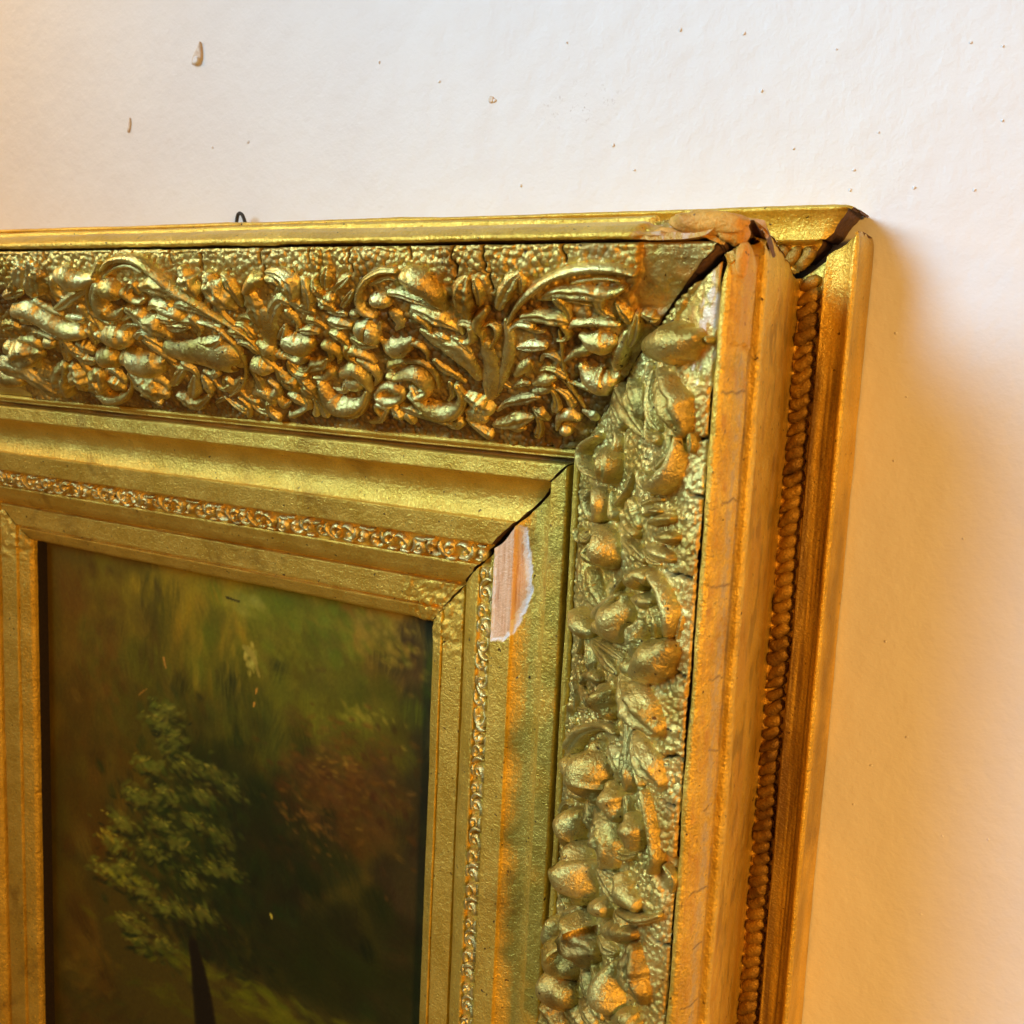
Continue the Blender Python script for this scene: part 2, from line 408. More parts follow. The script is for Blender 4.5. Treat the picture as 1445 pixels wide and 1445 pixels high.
def ridge_attr(rail):
    def f(s, d, a):
        z = zero(s)
        if rail == 'T':
            br = np.clip((46 - s + 5 * fbm(s * 0.2, a * 0.3, 54, 3)) / 1.5, 0, 1)
            return dict(bole=br * 0.8, grey=z, wood=z, gesso=br * np.clip(fbm(s * 0.3, a * 0.5, 55, 3) * 4 - 0.8, 0, 0.35), tone=z, dark_mark=z)
        wv = np.interp(a, RPA, RPR[:, 1])
        gv = np.exp(-((wv - 83.3) / 0.5) ** 2) * (d > 12.2) * np.clip(0.55 + 0.8 * fbm(s * 0.06, a * 0, 63, 3), 0, 1)  # dark line painted along the bead groove, uneven along the rail
        for c0 in (62, 93, 118, 146, 169, 187, 214, 232, 251):
            cen = c0 + 2.4 * fbm(a * 0.25, a * 0 + c0, 33, 3)
            gv = np.maximum(gv, 0.8 * np.exp(-((s - cen) / 0.32) ** 2) * (a > 11 + 6 * JS[c0, 3]) * (a < 17 + 8 * JS[c0, 5]))
        gv = np.maximum(gv, np.clip(fbm(s * 0.5, a * 0.6, 34, 2) * 6 - 3.0, 0, 0.7))
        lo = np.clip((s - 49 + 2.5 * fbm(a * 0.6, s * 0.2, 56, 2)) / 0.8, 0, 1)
        gm = np.exp(-((d - 13.5) / 0.42) ** 2) * np.clip(a - 7.5, 0, 1) * lo  # grey strip: wall reflection put into the ridge facet's colour
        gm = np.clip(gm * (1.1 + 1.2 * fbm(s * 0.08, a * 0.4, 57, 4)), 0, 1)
        bo = np.clip((d > 12.6) * (d < 16.6) * (1 - gm) * (0.75 + 0.8 * fbm(s * 0.1, a * 0.3, 58, 4)), 0, 1)
        return dict(bole=np.where(d > 16.4, 0, bo) * np.clip(0.35 + 0.55 * (1 - lo) + 0.9 * fbm(s * 0.3, a * 0.5, 62, 3), 0, 0.85) * (1 - gv), grey=np.clip(gm * (0.5 + 1.5 * fbm(s * 0.5, a * 0.9, 60, 2)), 0, 0.6), wood=z, gesso=z, tone=z, dark_mark=gv)
    return f
ridge_parts = {}
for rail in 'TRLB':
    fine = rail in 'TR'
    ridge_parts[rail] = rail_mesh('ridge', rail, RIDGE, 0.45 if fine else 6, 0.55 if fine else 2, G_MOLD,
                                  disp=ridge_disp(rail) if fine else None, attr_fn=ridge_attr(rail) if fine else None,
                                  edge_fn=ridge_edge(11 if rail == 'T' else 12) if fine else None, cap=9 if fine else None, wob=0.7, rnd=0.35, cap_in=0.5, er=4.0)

# --- frieze ground with punched beads, cracks and lost patches   (T: distances measured from the corner leftwards)
T_LOSS = [(16, -3), (45, -3), (46, 10), (51, 18), (49.5, 23.5), (40, 23), (28, 12), (18, 1.5)]
R_LOSS = [(22, -3), (60, -3), (61, 6), (58.6, 9.5), (47, 12), (42, 18.5), (35, 12), (28, 4.7)]
R_LOSS2 = [(203, -2), (214, -2), (216, 5), (210, 10), (203, 8)]
CRACKS = {'T': [[(241,-1,6,.4),(225.6,2,9,.45),(194.6,-1,9,.45),(171,-1,6,.35),(153.4,-1,9,.45),(110.2,-1,10,.4),(98.3,-1,16,.45),(274,-1,3,.35),(318,-1,4,.35),(128,-1,5,.35),(70,-1,6,.35),(262,-1,6,.4)]], 'R': [[(116,1,14,.45),(172,0,10,.45),(75,0,10,.4),(187,2,8,.35),(146,1,7,.35),(92,0,6,.35),(232,0,9,.4)]]}
def frieze_disp(rail):
    seed = 61 if rail == 'T' else 71
    def f(s, d, a):
        h = (1.15 if rail == 'T' else 0.8) * pebbles(s + 0.4 * fbm(s * 0.2, a * 0.2, seed), a, 2.3 if rail == 'T' else 1.8) * (0.65 + 0.6 * np.clip(fbm(s * 0.05, a * 0.07, seed + 2, 2) + 0.45, 0, 1))
        h = h + 1.1 * fbm(s * 0.06, a * 0.08, seed + 4, 3)
        if rail == 'T':
            m, sd = inpoly(s, a, T_LOSS, 0.5, 3)
            h = h * (1 - m) - m * (2.0 + 0.9 * fbm(s * 0.2, a * 0.25, 64, 3))
        else:
            m, sd = inpoly(s, a, R_LOSS, 0.5, 4); m2, _ = inpoly(s, a, R_LOSS2, 0.5, 5)
            m = np.maximum(m, m2)
            h = h * (1 - m) - m * (0.9 + 0.7 * fbm(s * 0.25, a * 0.3, 74, 2))
        for c0, a0, a1, wd in CRACKS[rail][0]:
            cen = c0 + 1.6 * fbm(a * 0.30, a * 0 + c0, seed + 6, 3) * 1.2
            g = np.exp(-((s - cen) / wd) ** 2) * (a > a0) * (a < a1)
            h = h - 4.0 * g
        e = np.clip(1 - a / 1.2, 0, 1)
        return h - 0.8 * e ** 2
    return f
def frieze_attr(rail):
    def f(s, d, a):
        z = zero(s); dark_mark = zero(s)
        for c0, a0, a1, wd in CRACKS[rail][0]:
            cen = c0 + 1.6 * fbm(a * 0.30, a * 0 + c0, (61 if rail == 'T' else 71) + 6, 3) * 1.2
            dark_mark = np.maximum(dark_mark, np.exp(-((s - cen) / (wd * 1.5)) ** 2) * (a > a0) * (a < a1))  # shade inside the cracks put into the colour
        gl = np.clip(fbm(s * 0.045, a * 0.09, 66, 4) * 1.5 + (np.interp(a, [0, 12, 24, 90], [-0.45, -0.12, 0.68, 0.74]) if rail == 'T' else -0.30), 0, 0.88)  # top rail browner lower down: antique glaze, with shade put into the colour
        if rail == 'T':
            m, sd = inpoly(s, a, T_LOSS, 0.5, 3)
            bo = np.clip(m * (0.25 + 1.2 * fbm(s * 0.12, a * 0.2, 65, 3)), 0, 0.8) + 0.35 * np.exp(-(sd / 0.9) ** 2) * (m > 0.2)
            return dict(bole=np.clip(bo, 0, 1), grey=z, wood=z, gesso=z, tone=gl * (1 - m), dark_mark=dark_mark)
        m, sd = inpoly(s, a, R_LOSS, 0.5, 4); m2, sd2 = inpoly(s, a, R_LOSS2, 0.5, 5)
        bo = m * np.clip(fbm(s * 0.25, a * 0.5, 75, 3) * 4, 0, 0.9) + m2 * 0.8
        # gold rubbed through to the bole along the outer margin
        rub = np.clip(1.4 - a / 2.6 + 2.2 * fbm(s * 0.12, a * 0.35, 76, 4), 0, 1) * (a < 7)
        return dict(bole=np.clip(bo + rub * 0.55, 0, 1), grey=z, wood=z, gesso=m * np.clip(fbm(s * 0.2, a * 0.3, 77, 3) * 3 - 0.5, 0, 0.5), tone=gl * (1 - m) * (1 - rub), dark_mark=dark_mark)
    return f
def frieze_edge(seed):
    def f(s, D, Wv, a):
        t = np.clip(1 - a / 2.5, 0, 1)
        D = D + t * (0.55 * (jag(s, seed) - 0.5) + 0.55)
        return D, Wv
    return f
frieze = {}
fpf = dense(FRIEZE, 0.42, 3.0)
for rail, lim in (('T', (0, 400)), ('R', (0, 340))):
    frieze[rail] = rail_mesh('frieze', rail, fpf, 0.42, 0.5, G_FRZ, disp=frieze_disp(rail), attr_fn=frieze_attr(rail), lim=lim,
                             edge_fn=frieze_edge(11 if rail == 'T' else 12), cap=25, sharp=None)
for rail in 'LB':
    rail_mesh('frieze', rail, FRIEZE, 6, 3, G_FRZ)
def far_piece(rail, lo):
    prof = dense(FRIEZE, 2.0, 3.0); full = W_OUT if rail == 'T' else H_OUT
    x = np.linspace(0, 1, 40)[:, None]
    far = full - prof[:, 0] - 0.3
    sg = lo + (far - lo)[None, :] * x
    V = to3d(rail, -sg if rail == 'T' else sg, np.broadcast_to(prof[:, 0], sg.shape), np.broadcast_to(prof[:, 1], sg.shape))
    F = grid_faces(*sg.shape)
    if rail == 'R': F = F[:, ::-1]
    return obj('frieze', V.reshape(-1, 3), F[:, ::-1], G_FRZ, frame)
far_piece('T', 400.4); far_piece('R', 340.4)

# --- inner moldings: bead, fillet, cove, fillet, strip, sight edge
BARE = [(119,126),(120,114.5),(132.5,112.8),(146,111),(155,114.7),(163,117.5),(166,121.6),(168,128.9),(151,129.0),(134,129.0),(124,128)]
def inner_attr(rail):
    def f(s, d, a):
        z = zero(s)
        # dark line along the narrow quirk beside the frieze, stronger in places
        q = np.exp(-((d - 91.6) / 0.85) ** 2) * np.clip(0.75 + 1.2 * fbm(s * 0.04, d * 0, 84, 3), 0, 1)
        if rail == 'R':
            m, sd = inpoly(s, d, BARE, 0.25, 6)
            core = np.clip((sd - 1.1 - 1.0 * np.clip(fbm(s * 0.5, d * 0.5, 86, 2) + 0.3, 0, 1) * (d < 121) - 1.2 * np.clip(d - 122.0, -9, 0) * -0.12) / 0.3, 0, 1)
            rim = np.clip(m - core, 0, 1)
            bo = z
            return dict(bole=bo * (1 - m), grey=z, wood=core, gesso=rim, tone=z, dark_mark=q * (1 - m))
        return dict(bole=z, grey=z, wood=z, gesso=z, tone=z, dark_mark=q)
    return f
def inner_disp(rail):
    def f(s, d, a):
        h = zero(s)
        if rail == 'R':
            m, sd = inpoly(s, d, BARE, 0.25, 6)
            h = h - 0.75 * np.clip(sd / 0.9, 0, 1)
        # nicks on the arrises
        nick = np.clip(fbm(s * 0.22, d * 0.3, 87, 3) - 0.42, 0, 1) * 2.5
        ar = np.exp(-((d - 170.4) / 0.9) ** 2) + 0.6 * np.exp(-((d - 118.9) / 0.5) ** 2) + 0.6 * np.exp(-((d - 99.9) / 0.5) ** 2)
        h = h - nick * ar
        # lumpy flaking near the mitre at the sight edge
        near = np.clip((186 - s) / 8, 0, 1) * (d > 150)
        return h + near * 1.3 * fbm(s * 0.4, d * 0.4, 88, 3)
    return f
inner = {}
for rail in 'TRLB':
    fine = rail in 'TR'
    inner[rail] = rail_mesh('inner_molding', rail, INNER, {'T': 0.8, 'R': 0.6}.get(rail, 1.5), 0.6 if fine else 0.9, G_MOLD,
                            disp=inner_disp(rail), attr_fn=inner_attr(rail), 
                            cap=20 if fine else None, wob=0.45)
# rebate: the dark raw wood behind the sight edge
for rail in 'TRLB':
    full = W_OUT if rail in 'TB' else H_OUT
    prof = np.array([(170.9, 7.8), (171.0, 5.0), (171.0, -0.8)])
    x = np.linspace(0, 1, 40)[:, None]
    sg = 170.6 + (full - 341.2) * x + prof[None, :, 0] * 0
    V = to3d(rail, -sg if rail in 'TB' else sg, np.broadcast_to(prof[:, 0], sg.shape), np.broadcast_to(prof[:, 1], sg.shape))
    F = grid_faces(*sg.shape)
    if rail in 'RB': F = F[:, ::-1]
    obj('rebate', V.reshape(-1, 3), F[:, ::-1], W_REB, frame)
# wooden core behind the moldings (keeps light from leaking through cracks)
CORE = [(2.0, -0.9), (2.0, 14.0), (13.0, 13.0), (21.5, 14.5), (18.5, 44), (17.0, 80), (20.0, 86), (40, 74), (63, 54), (84, 33), (100, 31), (108, 24), (118, 23), (128, 22), (139, 17), (149, 11), (162, 9), (168.5, 5), (168.5, -0.9)]
for rail in 'TRLB':
    full = W_OUT if rail in 'TB' else H_OUT
    prof = np.array(CORE); g = 7.0 if rail in 'TR' else 1.0
    x = np.linspace(0, 1, 12)[:, None]; near = prof[:, 0] + g; far = full - prof[:, 0] - 1
    sg = near[None] + (far - near)[None] * x
    V = to3d(rail, -sg if rail in 'TB' else sg, np.broadcast_to(prof[:, 0], sg.shape), np.broadcast_to(prof[:, 1], sg.shape))
    F = grid_faces(*sg.shape)
    if rail in 'RB': F = F[:, ::-1]
    obj('wooden_core', V.reshape(-1, 3), F[:, ::-1], W_DARK, frame, smooth=False)

# ------------------------------------------------------------------ applied ornament
def catmull(P, n, closed=False):
    P = np.array(P, float); k = len(P); out = []
    segs = k if closed else k - 1
    for i in range(segs):
        if closed: p0, p1, p2, p3 = P[(i - 1) % k], P[i], P[(i + 1) % k], P[(i + 2) % k]
        else:
            p1, p2 = P[i], P[i + 1]; p0 = P[i - 1] if i > 0 else 2 * p1 - p2; p3 = P[i + 2] if i + 2 < k else 2 * p2 - p1
        for t in np.arange(n) / n:
            out.append(0.5 * (2 * p1 + (p2 - p0) * t + (2 * p0 - 5 * p1 + 4 * p2 - p3) * t * t + (3 * p1 - p0 - 3 * p2 + p3) * t ** 3))
    if not closed: out.append(P[-1])
    return np.array(out)
FNA = FA; FT = np.gradient(FP, axis=0)
def fr_map(rail, s, a, h):
    a_c = np.clip(a, 0, FA[-1]); ex = a - a_c
    d = np.interp(a_c, FA, FP[:, 0]); w = np.interp(a_c, FA, FP[:, 1])
    # smooth tangent
    e = 3.0
    d1 = np.interp(np.clip(a_c + e, 0, FA[-1]), FA, FP[:, 0]); w1 = np.interp(np.clip(a_c + e, 0, FA[-1]), FA, FP[:, 1])
    d0 = np.interp(np.clip(a_c - e, 0, FA[-1]), FA, FP[:, 0]); w0 = np.interp(np.clip(a_c - e, 0, FA[-1]), FA, FP[:, 1])
    l = np.hypot(d1 - d0, w1 - w0); td, tw = (d1 - d0) / l, (w1 - w0) / l
    d = d + td * ex - tw * h; w = w + tw * ex + td * h
    return to3d(rail, s, d, w)
KIND_NAME = dict(leaf='acanthus_leaf', bud='bud', stem='stem', scroll='scroll', berry='berry', petal='petal', ring='scroll_eye', rosette='rosette')
def stroke(rail, kind, hf, pts, parent, mat=None, seed=0, name=None, mapf=fr_map, nphi=21, dens=8):
    closed = kind == 'ring'
    C = catmull(pts, dens if len(pts) > 2 else 7, closed)
    s, a, r = C[:, 0], C[:, 1], np.maximum(C[:, 2] * (0.95 if rail == 'T' else 0.88), 0.35)
    if closed: T = np.stack([np.roll(s, -1) - np.roll(s, 1), np.roll(a, -1) - np.roll(a, 1)], 1)
    else: T = np.stack([np.gradient(s), np.gradient(a)], 1)
    T /= np.linalg.norm(T, axis=1)[:, None] + 1e-9
    lead = np.ones(len(s))
    if not closed:             # rounded ends
        def cap_end(i, sign):
            q = []
            for k in (0.45, 0.75, 0.93, 1.0):
                f = math.sqrt(max(1 - k * k, 0.0)) if k < 1 else 0.02
                q.append((s[i] + sign * T[i, 0] * r[i] * 0.85 * k, a[i] + sign * T[i, 1] * r[i] * 0.85 * k, r[i] * f, f))
            return q
        A = cap_end(0, -1)[::-1]; B = cap_end(-1, 1)
        T = np.concatenate([np.repeat(T[:1], 4, 0), T, np.repeat(T[-1:], 4, 0)])
        lead = np.array([x[3] for x in A] + [1.0] * len(s) + [x[3] for x in B])
        rr0 = np.concatenate([np.full(4, r[0]), r, np.full(4, r[-1])])
        s = np.array([x[0] for x in A] + list(s) + [x[0] for x in B]); a = np.array([x[1] for x in A] + list(a) + [x[1] for x in B])
        r = np.array([x[2] for x in A] + list(r) + [x[2] for x in B])
    else: rr0 = r.copy()
    n = len(s); u = np.linspace(0, 1, n)
    phi = np.linspace(0, np.pi, nphi)
    c = np.cos(phi)[None, :]; sn = np.sin(phi)[None, :]
    R = r[:, None]
    H = hf * (1.0 * rr0 + 1.5) * ((1.2 if kind == 'leaf' else 1.4) if rail == 'R' and mapf is fr_map else 1.0) * np.sqrt(np.clip(lead, 0, 1)) 
    H = H[:, None]
    sink = 0.9 + 0.25 * R
    prof = sn ** 0.78
    if kind in ('leaf', 'petal'):
        side = 1 if (seed % 2) else -1
        off = 0.12 * side
        env = np.clip(np.sin(np.pi * np.clip(u * 1.02, 0, 1)), 0, 1)[:, None] ** 0.5
        prof = prof * (1 - 0.42 * env * np.exp(-((c - off) / 0.12) ** 2)) + 0.10 * env * np.cos((c - off) * 13.0) * sn
        big = np.clip((rr0[:, None] - 2.0) / 1.5, 0, 1) * (1.0 if rail == 'T' else 0.45)
        prof = prof * (1 + 0.18 * side * c) + 0.07 * big * env * np.cos(2 * np.pi * (u[:, None] * 5 - 0.9 * np.abs(c - off))) * sn
        R = R * (1 + 0.13 * big * env * np.cos(2 * np.pi * (u[:, None] * 3.2 + 0.1)))
    if kind == 'rosette':
        prof = prof * (1 - 0.5 * np.exp(-(c / 0.5) ** 2) * np.exp(-((u - 0.5) / 0.2) ** 2)[:, None])
    if kind == 'scroll':
        prof = prof * (1 - 0.22 * np.exp(-((c - 0.42) / 0.13) ** 2))
    hgt = H * prof - sink * (1 - sn)
    lat = R * c * (1 + 0.05 * np.sin(u * 23 + seed)[:, None])
    nx, na = -T[:, 1][:, None], T[:, 0][:, None]
    sg = s[:, None] + nx * lat; ag = a[:, None] + na * lat
    nz = 0.40 * fbm(sg * 0.22 + seed, ag * 0.22, 91, 3) + 0.26 * fbm(sg * 0.9, ag * 0.9 + seed, 92, 2)
    hgt = hgt + nz * np.clip(sn * 1.5, 0, 1) * np.clip(R / 3.5, 0.25, 1.0) * (1.0 if rail == 'T' else 0.6)
    V = mapf(rail, sg, ag, hgt)
    F = grid_faces(n, nphi, closed)
    return obj(name or KIND_NAME[kind], V.reshape(-1, 3), F, mat or G_ORN, parent, recalc=True)

